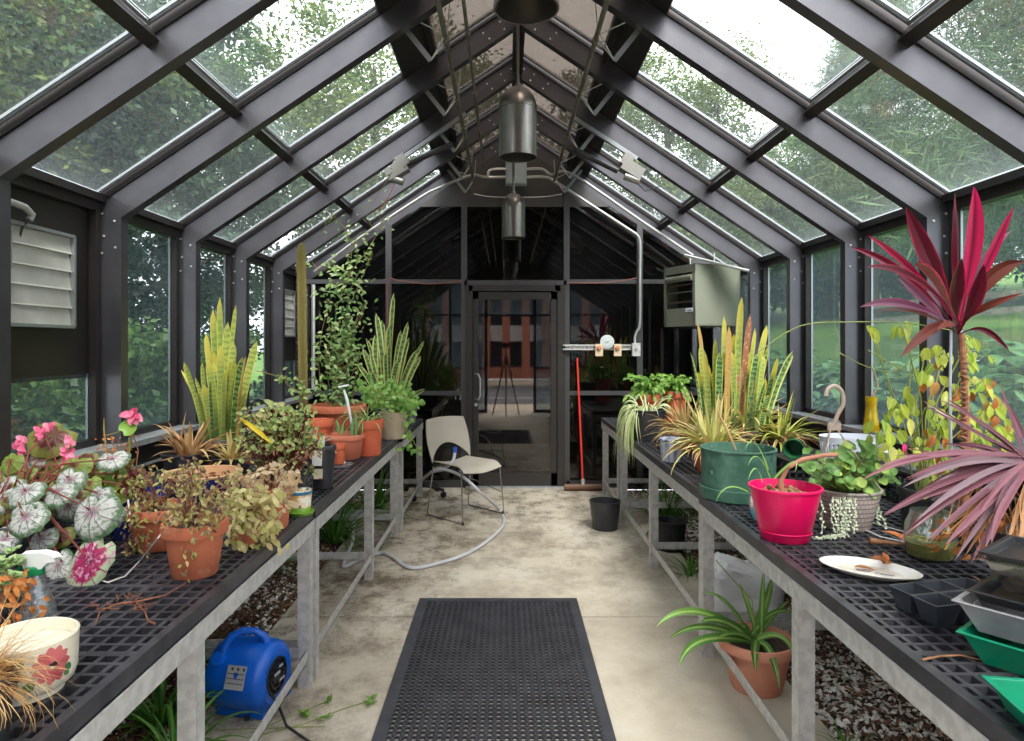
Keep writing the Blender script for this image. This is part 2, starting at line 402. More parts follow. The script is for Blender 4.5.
# ----- end walls -----
def xw(u): return (u-U0)*YB/F
def zw(v): return CH-(v-V0)*YB/F
def endwall(y,door_open,mirror):
    f=-1 if mirror else 1; t0=.0; th=.06
    V_=[-1.22,-.435,.63,1.39]; Zh=[.98,2.14]
    m=MB()
    for x in V_:
        m.mm((x-.03,y-th/2,0),(x+.03,y+th/2,low(x)+.02))
    for a,b in ((XL-PW,V_[0]),(V_[0],V_[1]),(V_[2],V_[3]),(V_[3],XR+PW)):
        for z in Zh:
            if z>1.5 and low(a)<z and low(b)<z: continue
            aa=max(a,CX-(AP-z)/SL) if a<CX else a; bb=min(b,CX+(AP-z)/SL) if b>CX else b
            m.mm((aa,y-.022,z-.022),(bb,y+.022,z+.022))
        m.mm((a,y-.03,0),(b,y+.03,.07))
    m.mm((V_[1],y-.03,2.10),(V_[2],y+.03,2.15))
    trim(m,alu_dull)
    # gable head panel
    zt=zw(207); m=MB(); dx=(AP-zt)/SL
    m.prism([(CX-dx,zt),(CX+dx,zt),(CX,AP)],y-.02,y+.02); trim(m,M('gable_panel_brown' if not mirror else 'gable_panel',(.06,.055,.055),.5))
    # panes
    def cell(x0,x1,z0,z1):
        xs=[x0+.03]; 
        if x0<CX<x1: xs.append(CX)
        xs.append(x1-.03)
        top=[(x,min(z1,low(x)+.0)) for x in xs]
        for i in range(len(xs)-1):
            pane((xs[i],y,z0),(xs[i+1],y,z0),(xs[i+1],y,top[i+1][1]),(xs[i],y,top[i][1]),glass_end if not mirror else glass_side,False)
    X=[XL-.05]+V_+[XR+.05]
    for i in range(5):
        if i==2: cell(X[2],X[3],2.15,zt); continue
        if i in(0,4):
            cell(X[i],X[i+1],.07,.96); cell(X[i],X[i+1],1.0,2.12 if 0 else 9)
        else:
            cell(X[i],X[i+1],.07,.96); cell(X[i],X[i+1],1.0,2.12); cell(X[i],X[i+1],2.16,zt if 0 else 9)
endwall(YB,False,False)
endwall(YF,True,True)
# door in the end wall
door_m=M('door_bronze',(.035,.031,.03),.4,.2)
dx0,dx1=xw(469),xw(560)
m=MB()
m.mm((dx0-.03,YB-.05,0),(dx0+.04,YB+.05,2.10)); m.mm((dx1-.03,YB-.05,0),(dx1+.05,YB+.05,2.10)); m.mm((dx0,YB-.05,2.04),(dx1,YB+.05,2.10)); trim(m,door_m)
m=MB(); a,b=dx0+.045,dx1-.035
m.mm((a,YB-.03,.02),(a+.055,YB+.01,2.03)); m.mm((b-.06,YB-.03,.02),(b,YB+.01,2.03)); m.mm((a,YB-.03,1.955),(b,YB+.01,2.03)); m.mm((a,YB-.03,.02),(b,YB+.01,.15))
door=struct(m.build('door_1',door_m,None,False))
g=MB(); g.mm((a+.05,YB-.012,.15),(b-.05,YB-.006,1.96)); g.build('door_glass',glass_end,door,False)
g=MB(); hx=a+.055; hy=YB-.03
g.tube([V(hx-.035,hy,zw(374)),V(hx,hy-.05,zw(374)),V(hx+.02,hy-.055,zw(378)),V(hx+.02,hy-.055,zw(395)),V(hx,hy-.05,zw(399)),V(hx-.035,hy,zw(399))],.009,8); g.build('door_handle',alu,door)
g=MB(); g.lathe([(.018,0),(.018,.012),(.001,.014)],(a+.028,hy,zw(404.5)),14,Matrix.Rotation(PI/2,3,'X')); g.build('door_lock',alu,door)
g=MB(); g.mm((b-.02,hy-.02,zw(292)),(b+.02,hy,zw(283))); g.build('hinge',alu_dull,door,False)
m=MB(); m.mm((dx0-.03,YB-.08,-.0),(dx1+.05,YB+.05,.018)); trim(m,alu)
# dark vestibule beyond the glass
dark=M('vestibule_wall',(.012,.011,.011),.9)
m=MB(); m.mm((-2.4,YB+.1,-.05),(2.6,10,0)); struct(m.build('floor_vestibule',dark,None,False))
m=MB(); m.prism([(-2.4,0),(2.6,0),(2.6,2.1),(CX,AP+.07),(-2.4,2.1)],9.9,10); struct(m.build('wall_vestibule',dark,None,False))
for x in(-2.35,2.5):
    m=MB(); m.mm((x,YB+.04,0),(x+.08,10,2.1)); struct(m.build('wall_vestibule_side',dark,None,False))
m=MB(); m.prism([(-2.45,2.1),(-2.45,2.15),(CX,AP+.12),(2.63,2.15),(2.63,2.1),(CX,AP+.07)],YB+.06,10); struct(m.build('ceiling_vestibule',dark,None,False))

# ----- floor -----
m_,t,o=nodes('stained_concrete')
b=N(t,'ShaderNodeBsdfPrincipled',Roughness=.8)
c=ramp(t,noisef(t,1.1,7,rough=.65),[(.3,srgb(150,138,122)),(.5,srgb(184,173,156)),(.7,srgb(203,195,181))])
f=ramp(t,noisef(t,3.4,12,rough=.84,stretch=(1,.8,1)),[(.46,(0,0,0)),(.58,(1,1,1))])
# darker damp stains, stronger in the far half and beside the benches
tc=N(t,'ShaderNodeTexCoord'); sp=N(t,'ShaderNodeSeparateXYZ'); t.links.new(tc.outputs['Object'],sp.inputs[0])
far=math_(t,'MULTIPLY_ADD',sp.outputs[1],.30,-.85,clamp=True)
lf=math_(t,'MULTIPLY_ADD',sp.outputs[0],-.9,-.1,clamp=True)
w=math_(t,'MULTIPLY',f,math_(t,'ADD',math_(t,'MULTIPLY',far,.8),math_(t,'MULTIPLY',lf,.9),clamp=True))
c=mix(t,w,c,srgb(78,64,46))
c=mix(t,ramp(t,noisef(t,42,5,rough=.8),[(.64,(0,0,0)),(.72,(.7,.7,.7))]),c,srgb(105,95,80))
c=mix(t,ramp(t,noisef(t,7,8,rough=.8),[(.6,(0,0,0)),(.75,(.45,.45,.45))]),c,srgb(222,216,205))
t.links.new(c,b.inputs['Base Color'])
bn=N(t,'ShaderNodeBump',Strength=.25,Distance=.01); t.links.new(noisef(t,60,8),bn.inputs['Height']); t.links.new(bn.outputs[0],b.inputs['Normal'])
t.links.new(b.outputs[0],o.inputs[0]); conc=m_
m=MB(); joints=[-.9,.62,2.13+.0,3.62,5.2,YB+.02] 
joints=[-1.2,.56,1.48*F/(617-V0),(1.48*F/(617-V0))+1.6,YB+.02]
for i in range(len(joints)-1):
    m.mm((-1.22,joints[i]+.006,-.1),(1.24,joints[i+1]-.006,0))
m.mm((-1.22,-1.2,-.1),(1.24,YB,-.012))
struct(m.build('floor',conc,None,False))
# mulch and gravel bed: ground with many stones and chips
bed=M('bed_soil',(.028,.018,.012),.95,0,(.06,.04,.028),14,bump=.6,bs=60)
m=MB()
m.mm((-3.2,-1.4,-.2),(-1.22,YB+.02,-.035)); m.mm((1.24,-1.4,-.2),(3.4,YB+.02,-.035))
struct(m.build('floor_bed',bed,None,False))
random.seed(4)
def chips(x0,x1,y0,y1,n,name,label):
    mb=MB()
    for i in range(n):
        x=random.uniform(x0,x1); yy=y0+(y1-y0)*random.random()**1.2
        kind=random.random(); g=random.uniform(0,PI)
        dens=math.sin(x*7+yy*3)+math.sin(yy*5-x*4)
        stone=kind<((.55 if dens>0 else .2) if x<0 else (.78 if dens>-.3 else .35))
        mb.mi=0 if stone else 1; mb.rn=random.random()
        s=random.uniform(.007,.017)
        if stone:
            R=Matrix.Rotation(g,3,'Z')@Matrix.Rotation(random.uniform(-.5,.5),3,'X')
            j=[random.uniform(.7,1.3) for _ in range(6)]
            vs=[V(-s*j[0],0,0),V(s*j[1],0,0),V(0,-s*j[2]*.8,0),V(0,s*j[3]*.8,0),V(0,0,-s*.6),V(0,0,s*.6*j[4])]
            vs=[V(x,yy,-.03+random.uniform(0,.012))+R@p for p in vs]
            mb.add(vs,[(0,2,5),(2,1,5),(1,3,5),(3,0,5),(2,0,4),(1,2,4),(3,1,4),(0,3,4)])
        else:
            mb.box((x,yy,-.028+random.uniform(0,.02)),(s*random.uniform(1.2,3.2),s*.7,s*.35),Matrix.Rotation(g,3,'Z')@Matrix.Rotation(random.uniform(-.5,.5),3,'Y'))
    stone_m=leafM('gravel',[srgb(150,142,132),srgb(206,200,192),srgb(236,231,224),srgb(176,164,150)],0,.8)
    chip_m=leafM('bark_chip',[srgb(84,56,42),srgb(116,80,60),srgb(62,44,34),srgb(150,112,86)],0,.85)
    o=mb.build(name,[stone_m,chip_m],None,False); tag(o,label,'ground cover'); o['kind']='stuff'; return o
chips(-2.03,-1.15,1.2,6.8,18000,'gravel_and_bark','loose bark chips and gravel strewn under the left benches')
chips(1.22,2.2,1.2,6.8,20000,'gravel_and_bark','loose pale gravel and bark under the right benches')

# ----- rubber mat -----
matr=M('black_rubber',(.022,.022,.028),.5,0,(.040,.040,.048),9,bump=.1)
m=MB(); mx0=-.50;mx1=.41; my1=1.48*F/(600-V0); my0=my1-1.52
# sheet with holes: strips between round knobs
m.mm((mx0,my0,0),(mx0+.045,my1,.012)); m.mm((mx1-.045,my0,0),(mx1,my1,.012)); m.mm((mx0+.045,my0,0),(mx1-.045,my0+.045,.012)); m.mm((mx0+.045,my1-.045,0),(mx1-.045,my1,.012))
nx=26; ny=46; ix=(mx1-mx0-.09)/nx; iy=(my1-my0-.09)/ny
for i in range(nx):
    for j in range(ny):
        cx=mx0+.045+ix*(i+.5); cy=my0+.045+iy*(j+.5); r=.0125
        vs=[];n=8
        for q in range(n):
            g=2*PI*(q+.5)/n; vs.append((cx+r*math.cos(g),cy+r*math.sin(g),.011))
        sq=[(cx+a*ix/2,cy+b_*iy/2,.011) for a,b_ in ((1,0),(1,1),(0,1),(-1,1),(-1,0),(-1,-1),(0,-1),(1,-1))]
        b0=vs+sq
        # ring faces
        vs2=[(p[0],p[1],.0005) for p in vs]
        fs=[]
        for q in range(8):
            fs.append((q,(q+1)%8,8+(q+1)%8,8+q)); fs.append((q,16+q,16+(q+1)%8,(q+1)%8))
        sq2=[sq[(q)%8] for q in range(8)]
        m.add(vs+sq2+vs2,fs)
        m.lathe([(.0065,.011),(.0045,.0165),(.0001,.017)],(cx+ix/2,cy+iy/2,0),6)
tag(m.build('rubber_mat',matr,None,False),'black perforated rubber floor mat on the concrete walkway','mat')

# ----- benches -----
grid_m=M('bench_grid_plastic',(.020,.020,.026),.40,0,(.060,.058,.068),12,.35,.7,spec=.5)
def bench(name,label,xa,xb,y0,y1,top,legys,front):
    # xa = aisle side x, xb = wall side x
    t=thing('plant_bench',label,'bench',((xa+xb)/2,(y0+y1)/2,0),'slatted plant benches')
    ox,oy=(xa+xb)/2,(y0+y1)/2; s=1 if xb>xa else -1
    def mk(mb,nm,mt,par=t,sm=False): 
        mb.v=[(p[0]-ox,p[1]-oy,p[2]) for p in mb.v]; return mb.build(nm,mt,par,sm)
    lo,hi=min(xa,xb),max(xa,xb); gh=.042
    g=MB(); z0=top-gh
    g.mm((lo-.004,y0,z0),(lo+.024,y1,top)); g.mm((hi-.024,y0,z0),(hi,y1,top)); g.mm((lo,y0,z0),(hi,y0+.014,top)); g.mm((lo,y1-.014,z0),(hi,y1,top))
    nxb=int((hi-lo)/.043); 
    for i in range(1,nxb):
        x=lo+(hi-lo)*i/nxb; w=.012 if i%7 else .022
        g.mm((x-w/2,y0+.008,z0+.006),(x+w/2,y1-.008,top-.001))
    nyb=int((y1-y0)/.048)
    for j in range(1,nyb):
        yy=y0+(y1-y0)*j/nyb; w=.012 if j%9 else .024
        g.mm((lo+.01,yy-w/2,z0+.004),(hi-.01,yy+w/2,top-.0005))
    mk(g,'grid_top',grid_m)
    rz1=z0; rz0=z0-.062
    r=MB(); 
    r.mm((xa-s*.004,y0,rz0),(xa+s*.002,y1,rz1)); r.mm((xa,y0,rz0),(xa+s*.03,y1,rz0+.005)); r.mm((xa-s*.008,y0,rz1-.006),(xa+s*.03,y1,rz1)); mk(r,'front_rail',galv)
    r=MB(); r.mm((xb-s*.006,y0,rz0),(xb,y1,rz1)); mk(r,'back_rail',galv)
    for yy in(y0,y1-.006):
        r=MB(); r.mm((xa,yy,rz0),(xb,yy+.006,rz1)); mk(r,'end_rail',galv)
    for yy in legys:
        for x,sg in((xa,s),(xb,-s)):
            l=MB(); w=.052
            l.mm((x,yy,0),(x+sg*w,yy+.005,rz0+.03)); l.mm((x,yy,0),(x+sg*.005,yy+w,rz0+.03))
            l.mm((x-sg*.001,yy-.002,0),(x+sg*.012,yy+.001,rz0+.03))
            mk(l,'leg',galv)
        c=MB(); c.mm((xa,yy+.006,.125),(xb,yy+.012,.175)); c.mm((xa,yy+.006,.125),(xb,yy+.04,.13)); mk(c,'cross_brace',galv)
    c=MB(); c.mm((xa+s*.006,legys[0],.12),(xa+s*.01,legys[-1],.165)); c.mm((xa+s*.006,legys[0],.12),(xa+s*.03,legys[-1],.124)); mk(c,'lower_rail',galv)
    for yy in legys:
        for dz in(.012,.04):
            b_=MB(); b_.lathe([(.007,0),(.007,.004),(.001,.006)],(xa+s*.02,yy-.001,rz0+dz-.03),8,Matrix.Rotation(PI/2,3,'X')); mk(b_,'bolt',bolt_m,t,True)
    return t
BT=.76
bench('r1','near right bench under the magenta pot and the white plate',.936,2.15,-.2,3.19,BT,[-.15,2.11,3.13],1)
bench('r2','middle right bench under the aloes and snake plant',.955,2.15,3.21,5.54,BT,[3.22,4.36,5.47],1)
bench('r3','far right bench by the end wall, under the black pot of ferns',.95,2.15,5.57,6.55,BT,[5.6,6.45],1)
bench('l1','near left bench under the begonias and wilted pots',-.845,-2.0,-.2,2.895,BT,[-.15,1.80,2.84],1)
bench('l2','middle left bench under the geranium and terracotta pots',-.84,-2.0,2.91,5.15,BT,[2.915,4.15,5.08],1)
bench('l3','far left bench by the end wall behind the beige chair',-.82,-2.0,5.2,6.5,BT,[5.22,6.42],1)
# ================= OUTDOORS =================
def hgt(x,y):
    h=-.08
    if x>2.6: h+= .13*(x-2.6)*min(1,(x-2.6)/2)+max(0,.085*(y-3))*min(1,(x-2.6)/1.5)
    if y>9 and x<4: h+=0
    if x<-2.6: h+=.05*(-x-2.6)
    return min(h,6)
grass=M('lawn_grass',srgb(70,112,30),.9,0,srgb(112,142,52),1.2,.3,.7,bump=.8,bs=90,col3=srgb(120,110,70),ns3=.6,lo3=.55,hi3=.8)
m=MB()
# terrain grid with the building footprint left open
def grid(x0,x1,y0,y1,st):
    nx=int((x1-x0)/st)+1; ny=int((y1-y0)/st)+1; vs=[(x0+(x1-x0)*i/(nx-1),y0+(y1-y0)*j/(ny-1)) for j in range(ny) for i in range(nx)]
    m.add([(x,y,hgt(x,y)) for x,y in vs],[(j*nx+i,j*nx+i+1,(j+1)*nx+i+1,(j+1)*nx+i) for j in range(ny-1) for i in range(nx-1)])
grid(2.5,42,-1.2,60,.6); grid(-40,-2.3,-1.2,60,1.5); grid(-2.3,2.5,10,60,1.5)
struct(m.build('ground_lawn',grass,None))
asph=M('asphalt',(.09,.088,.09),.9,0,(.13,.125,.125),4,bump=.3,bs=80)
m=MB(); m.mm((-30,-11.5,-.3),(30,-3.2,-.1)); struct(m.build('ground_asphalt',asph,None,False))
pav=M('pavement_concrete',srgb(196,180,158),.85)
m=MB(); m.mm((-30,-3.2,-.3),(30,-1.2,-.04)); struct(m.build('ground_pavement',pav,None,False))
m=MB(); m.mm((-30,-15,-.3),(30,-11.5,-.03)); struct(m.build('ground_far_kerb',pav,None,False))
m=MB()
for i in range(7): m.mm((-6+i*2.6,-9.5,-.1),(-5.88+i*2.6,-6,-.095))
m.mm((-8,-6,-.1),(9,-5.88,-.095)); tag(m.build('parking_lines',M('road_paint',(.6,.6,.6),.8),None,False),'white parking bay lines on the asphalt behind the camera','road marking')
brick=None
m_,t,o=nodes('red_brick'); b=N(t,'ShaderNodeBsdfPrincipled',Roughness=.85); tc=N(t,'ShaderNodeTexCoord'); mp=N(t,'ShaderNodeMapping'); mp.inputs['Rotation'].default_value=(PI/2,0,0)
br=N(t,'ShaderNodeTexBrick',Scale=1.0); br.inputs['Color1'].default_value=L4(srgb(168,84,58)); br.inputs['Color2'].default_value=L4(srgb(140,66,46)); br.inputs['Mortar'].default_value=L4(srgb(170,150,130))
br.inputs['Brick Width'].default_value=.22; br.inputs['Row Height'].default_value=.075; br.inputs['Mortar Size'].default_value=.008
t.links.new(tc.outputs['Object'],mp.inputs[0]); t.links.new(mp.outputs[0],br.inputs[0]); t.links.new(br.outputs[0],b.inputs[0]); t.links.new(b.outputs[0],o.inputs[0]); brick=m_
bld=thing('brick_building','red brick building with white panels between its windows, across the car park','building',(0,-15,0))
m=MB()
for i in range(19): m.mm((-.17+(i-9)*.87,-1,0),(.17+(i-9)*.87,0,6.4))
m.mm((-9,-1.2,6.2),(9,-.0,7.2)); m.mm((-9,-1.2,0),(9,-.1,.5)); m.build('wall',brick,bld,False)
wdk=M('building_window',(.03,.035,.045),.1); wpn=M('building_panel',(.62,.62,.6),.6)
for i in range(18):
    x0=.17+(i-9)*.87
    q=MB(); q.mm((x0,-.6,.5),(x0+.53,-.5,6.2)); q.build('window',wdk,bld,False)
    q=MB(); q.mm((x0,-.5,1.65),(x0+.53,-.35,2.35)); q.build('panel',wpn,bld,False)
# tripod and camera standing in the doorway
tp=thing('camera_tripod','black camera on a tripod, mirrored in the glass door','tripod',(0,-.12,0))
bk=M('tripod_black',(.01,.01,.01),.5)
for g in (90,210,330):
    q=MB(); a_=math.radians(g); q.tube([V(0,0,1.28),V(.33*math.cos(a_),.33*math.sin(a_)-.0,0.0)],[.018,.01],8); q.build('leg',bk,tp)
q=MB(); q.tube([V(0,0,.95),V(0,0,1.42)],.014,8); q.build('column',bk,tp)
q=MB(); q.box((0,-.02,1.47),(.15,.10,.11)); q.lathe([(.036,0),(.036,.05),(.001,.051)],(0,.03,1.48),14,Matrix.Rotation(-PI/2,3,'X')); q.build('camera',bk,tp,False)

# ----- trees -----
bark=M('bark',srgb(84,70,56),.9,0,srgb(52,42,34),6,bump=.6,bs=20)
def treemesh(seed,crown,nclu,nleaf,ls,kind='broad'):
    """crown: (cz, rx, rz); one leafy mesh around the origin"""
    rr=random.Random(seed); vs=[];fs=[];uv=[];rn=[]
    cz,rx,rz=crown; anchors=[]
    for c in range(nclu):
        while True:
            p=Vector((rr.uniform(-1,1),rr.uniform(-1,1),rr.uniform(-1,1)))
            if .35<p.length<1: break
        if kind=='pine': # drooping tiers
            h=rr.random(); rad=(1-h)**.8*rr.uniform(.4,1); g=rr.uniform(0,2*PI)
            c0=Vector((math.cos(g)*rad*rx,math.sin(g)*rad*rx,cz-rz+2*rz*h-rad*.2))
        else: c0=Vector((p.x*rx,p.y*rx,cz+p.z*rz))
        anchors.append(c0); sz=rr.uniform(.35,.85)*rx*.30; base=rr.random()
        for i in range(nleaf):
            o=Vector((rr.gauss(0,1),rr.gauss(0,1),rr.gauss(0,.55)))*sz*.55; q=c0+o
            d=Vector((rr.uniform(-1,1),rr.uniform(-1,1),rr.uniform(-.9,.3))).normalized(); n=Vector((rr.uniform(-1,1),rr.uniform(-1,1),rr.uniform(.0,1.3))).normalized()
            s=d.cross(n); 
            if s.length<.1: continue
            s.normalize(); l=ls*rr.uniform(.6,1.3); w=l*(.5 if kind=='broad' else .10)
            if kind=='pine': l*=2.2; w=l*.07
            b=len(vs); vs+=[tuple(q),tuple(q+d*l*.5+s*w*.5),tuple(q+d*l),tuple(q+d*l*.5-s*w*.5)]
            fs.append((b,b+1,b+2,b+3)); uv+=[(.5,0),(0,.5),(.5,1),(1,.5)]; k=min(1,max(0,base*.7+rr.random()*.3)); rn+=[k]*4
    mb=MB(); mb.v=vs; mb.f=[list(f) for f in fs]; mb.uv=uv; mb.r=rn; mb.m=[0]*len(fs); return mb,anchors
def maketree(name,label,cat,loc,seed,crown,nclu,nleaf,ls,lm,kind='broad',rt=.16,nbr=10,group=None):
    t=thing(name,label,cat,loc,group)
    mb,an=treemesh(seed,crown,nclu,nleaf,ls,kind); mb.build('foliage',lm,t,False)
    rr=random.Random(seed+1); cz,rx,rz=crown; top=cz+rz*.6
    tr=MB(); bend=[V(rr.uniform(-.15,.15),rr.uniform(-.15,.15),0) for _ in range(6)]
    pts=[V(0,0,-.1)]+[V(0,0,top*(i+1)/6)+bend[i] for i in range(6)]
    tr.tube(pts,[rt*(1-.13*i) for i in range(7)],9); tr.build('trunk',bark,t)
    br=MB()
    for a in rr.sample(an,min(nbr,len(an))):
        z0=max(cz-rz,min(top,a.z-rr.uniform(.3,1.2)))*.95; p0=V(0,0,z0); mid=(p0+a)/2+V(0,0,rr.uniform(-.1,.3))
        br.tube([p0,mid,a],[rt*.3,rt*.18,rt*.05],6)
    br.build('branches',bark,t); return t
g1=leafM('leaf_mid_green',[srgb(36,62,26),srgb(60,92,38),srgb(92,122,56),srgb(46,76,34)],.4,.5)
g2=leafM('leaf_yellow_green',[srgb(54,80,32),srgb(88,112,48),srgb(126,140,70),srgb(60,90,40)],.4,.5)
g3=leafM('leaf_blue_green',[srgb(34,60,38),srgb(54,84,52),srgb(84,112,70)],.35,.5)
gp=leafM('pine_needles',[srgb(36,66,36),srgb(64,96,50),srgb(92,120,62),srgb(120,116,70)],.3,.6)
# left side: close leafy trees
A=maketree('broadleaf_tree','tall leafy tree close outside the left wall near the front','tree',(-6.2,4.0,.1),11,(4.2,2.6,3.2),170,300,.10,g1,rt=.2)
B=maketree('broadleaf_tree','yellow green leafy tree seen through the upper left roof panes','tree',(-6.8,6.9,.1),12,(5.2,3.0,4.0),190,300,.11,g2,rt=.24)
Cc=maketree('broadleaf_tree','dark blue green tree outside the middle of the left wall','tree',(-5.2,8.6,.1),13,(3.6,2.3,3.4),170,300,.10,g3,rt=.2)
copytree(A,loc=(-6.0,11.8,.1),rz=1.1,label='leafy tree outside the far left corner of the greenhouse')
copytree(B,loc=(-3.0,14.6,0),rz=2.1,label='tall tree behind the end wall, left of the roof ridge')
copytree(Cc,loc=(-9.6,12.5,.2),rz=.7,label='dark tree standing far back on the left',scale=1.5)
copytree(A,loc=(-10.5,7.6,.2),rz=2.6,label='tall tree far back to the left, behind the nearest trees',scale=1.5)
copytree(Cc,loc=(.6,17.5,0),rz=2.9,label='tall tree straight behind the end wall under the ridge',scale=1.25)
copytree(B,loc=(4.4,17.5,1.0),rz=4.0,label='leafy tree behind the end wall, right of the ridge',scale=.95)
copytree(A,loc=(-6.3,.2,.1),rz=3.6,label='leafy tree beside the camera on the left')
# right side: pines and hill trees
P1=maketree('pine_tree','big drooping pine on the hill seen through the upper right roof panes','tree',(8.4,10.2,1.0),21,(7.4,3.3,4.8),360,300,.13,gp,'pine',rt=.22,nbr=26)
copytree(P1,loc=(14.6,14.6,1.6),rz=1.3,label='pine behind the nearest one on the hill to the right')
copytree(P1,loc=(9.8,17.5,1.8),rz=2.3,label='pine further up the hill beyond the right roof panes',scale=.8)
copytree(P1,loc=(7.3,6.0,.5),rz=3.3,label='nearest pine on the right, close to the glass roof',scale=.95)
copytree(Cc,loc=(14.8,22.5,2.4),rz=.4,label='rounded dark green tree at the top of the lawn on the right')
copytree(A,loc=(11.3,23.5,2.4),rz=1.9,label='leafy tree at the top of the lawn, left of the rounded dark one')
copytree(Cc,loc=(8.0,24.5,2.0),rz=3.1,label='dark tree at the far end of the lawn beyond the heater')
copytree(A,loc=(17.5,19,2.6),rz=5.1,label='leafy tree behind the wooden fence on the right')
# shrub rows
S=maketree('broadleaf_shrub','dense green shrub outside the left windows near the front','shrub',(-3.5,3.0,0),31,(.95,.85,.85),60,110,.09,g1,rt=.04,nbr=14)
copytree(S,loc=(-3.9,4.8,0),rz=1,label='dense green shrub outside the second left window')
copytree(S,loc=(-3.6,6.2,0),rz=2,label='dense green shrub outside the third left window')
copytree(S,loc=(-3.7,8.0,0),rz=3,label='dense green shrub outside the far left corner')
for i_,(x_,y_,sc_,lb_) in enumerate(((7.2,21.5,3.0,'large shrub at the foot of the hill trees, leftmost of the row'),(9.6,20.2,2.8,'large shrub in the middle of the row above the lawn'),(12.2,19.0,3.0,'large shrub above the lawn right of the middle one'),(14.9,17.4,3.2,'large shrub behind the rail fence'),(11.0,22.6,3.4,'tall dense shrub behind the row above the lawn'),(17.0,15.0,3.0,'rightmost large shrub beyond the rail fence'))):
    copytree(S,loc=(x_,y_,hgt(x_,y_)-.2),rz=i_*1.1,label=lb_,scale=sc_)
gh=leafM('hydrangea_leaf',[srgb(56,94,52),srgb(84,124,76),srgb(120,156,104)],.35,.4)
def bigshrub(loc,label,seed,sc=1,flowers=0):
    t=thing('flowering_shrub' if flowers else 'leafy_shrub',label,'shrub',loc); rr=random.Random(seed); random.seed(seed); mb=MB(); st=MB(); fl=[]
    for i in range(32):
        g=rr.uniform(0,2*PI); r=rr.uniform(.05,.55)*sc; h=rr.uniform(.75,1.12)*sc
        top=V(r*math.cos(g)*1.0,r*math.sin(g)*1.2,h*(1-.3*r/sc)); st.tube([V(0,0,-.05),top*.5+V(0,0,.1*sc),top],[.009,.007,.004],5)
        for j in range(40):
            q=top*(.3+.75*rr.random()**.6)+V(rr.gauss(0,.09),rr.gauss(0,.09),rr.gauss(0,.06))*sc
            d=V(math.cos(j*2.4),math.sin(j*2.4),rr.uniform(-.3,.4)); mb.leaf(q,d,V(rr.uniform(-.3,.3),rr.uniform(-.3,.3),1),.17*sc*rr.uniform(.6,1.1),.085*sc,.25,0,.35)
        fl.append(top)
    st.build('stems',bark,t); mb.build('foliage',gh,t,False)
    wm=M('white_petal',(.85,.85,.8),.6)
    for p in fl[:flowers]:
        q=MB()
        for j in range(9): q.leaf(p+V(0,0,.05),V(math.cos(j*.7),math.sin(j*.7),.5),V(0,0,1),.07,.03,.1)
        q.build('flower',wm,t)
    return t
bigshrub((3.52,4.6,.0),'large leaved shrub with white flowers outside the right window by the red cordyline',5,1.35,8)
bigshrub((3.38,5.6,.05),'large leaved green shrub outside the right window behind the yellow vase',6,1.15,2)
bigshrub((3.36,6.8,.15),'blue green leafy shrub outside the third right window',7,1.0)
bigshrub((3.4,8.3,.25),'leafy shrub outside the last right window',8,1.0)
# split-rail fence on the hill
fe=thing('rail_fence','weathered two-rail wooden fence on the lawn beyond the right windows','fence',(0,0,0))
fm=M('weathered_wood',srgb(176,166,150),.9,0,srgb(140,130,116),5)
px=[(7.4,14.5),(9.2,13.6),(11.0,12.8),(12.8,12.0)]
for x,y in px:
    q=MB(); q.box((x,y,hgt(x,y)+.4),(.11,.11,1.0)); q.build('post',fm,fe,False)
for a,b in zip(px,px[1:]):
    for h in(.42,.75):
        q=MB(); q.bar((a[0],a[1],hgt(*a)+h),(b[0],b[1],hgt(*b)+h),.06,.12); q.build('rail',fm,fe,False)
# ================= POTS AND PLANTS: HELPERS =================
def spot(u,vb,wr,vr,wb,z0=BT):
    """place a pot from where its foot and rim stand: returns location, rim radius, foot radius, height"""
    y=(CH-z0)*F/(vb-V0); rb=wb*y/F/2; y+=rb; rb=wb*y/F/2; rt=wr*y/F/2
    zr=CH-(vr-V0)*(y-rt)/F
    return V((u-U0)*y/F,y,z0),rt,rb,max(.05,zr-z0)
terra=M('terracotta',srgb(190,108,76),.8,0,srgb(172,92,64),7,.35,.7,bump=.12,bs=70,col3=srgb(205,150,118),ns3=12,lo3=.60,hi3=.75)
terra_or=M('orange_terracotta',srgb(202,100,66),.7,0,srgb(190,88,56),7,bump=.08,bs=70)
terra_pk=M('pinkish_clay_plastic',srgb(206,120,92),.55,0,srgb(192,106,80),7)
blackpot=M('black_nursery_plastic',(.02,.021,.025),.4,0,(.035,.035,.04),10)
soil_m=M('potting_soil',(.035,.022,.014),.95,0,(.075,.05,.034),40,bump=.7,bs=80)
blue_gl=M('cobalt_glaze',(.012,.018,.11),.12,0,(.02,.03,.17),6,coat=.6)
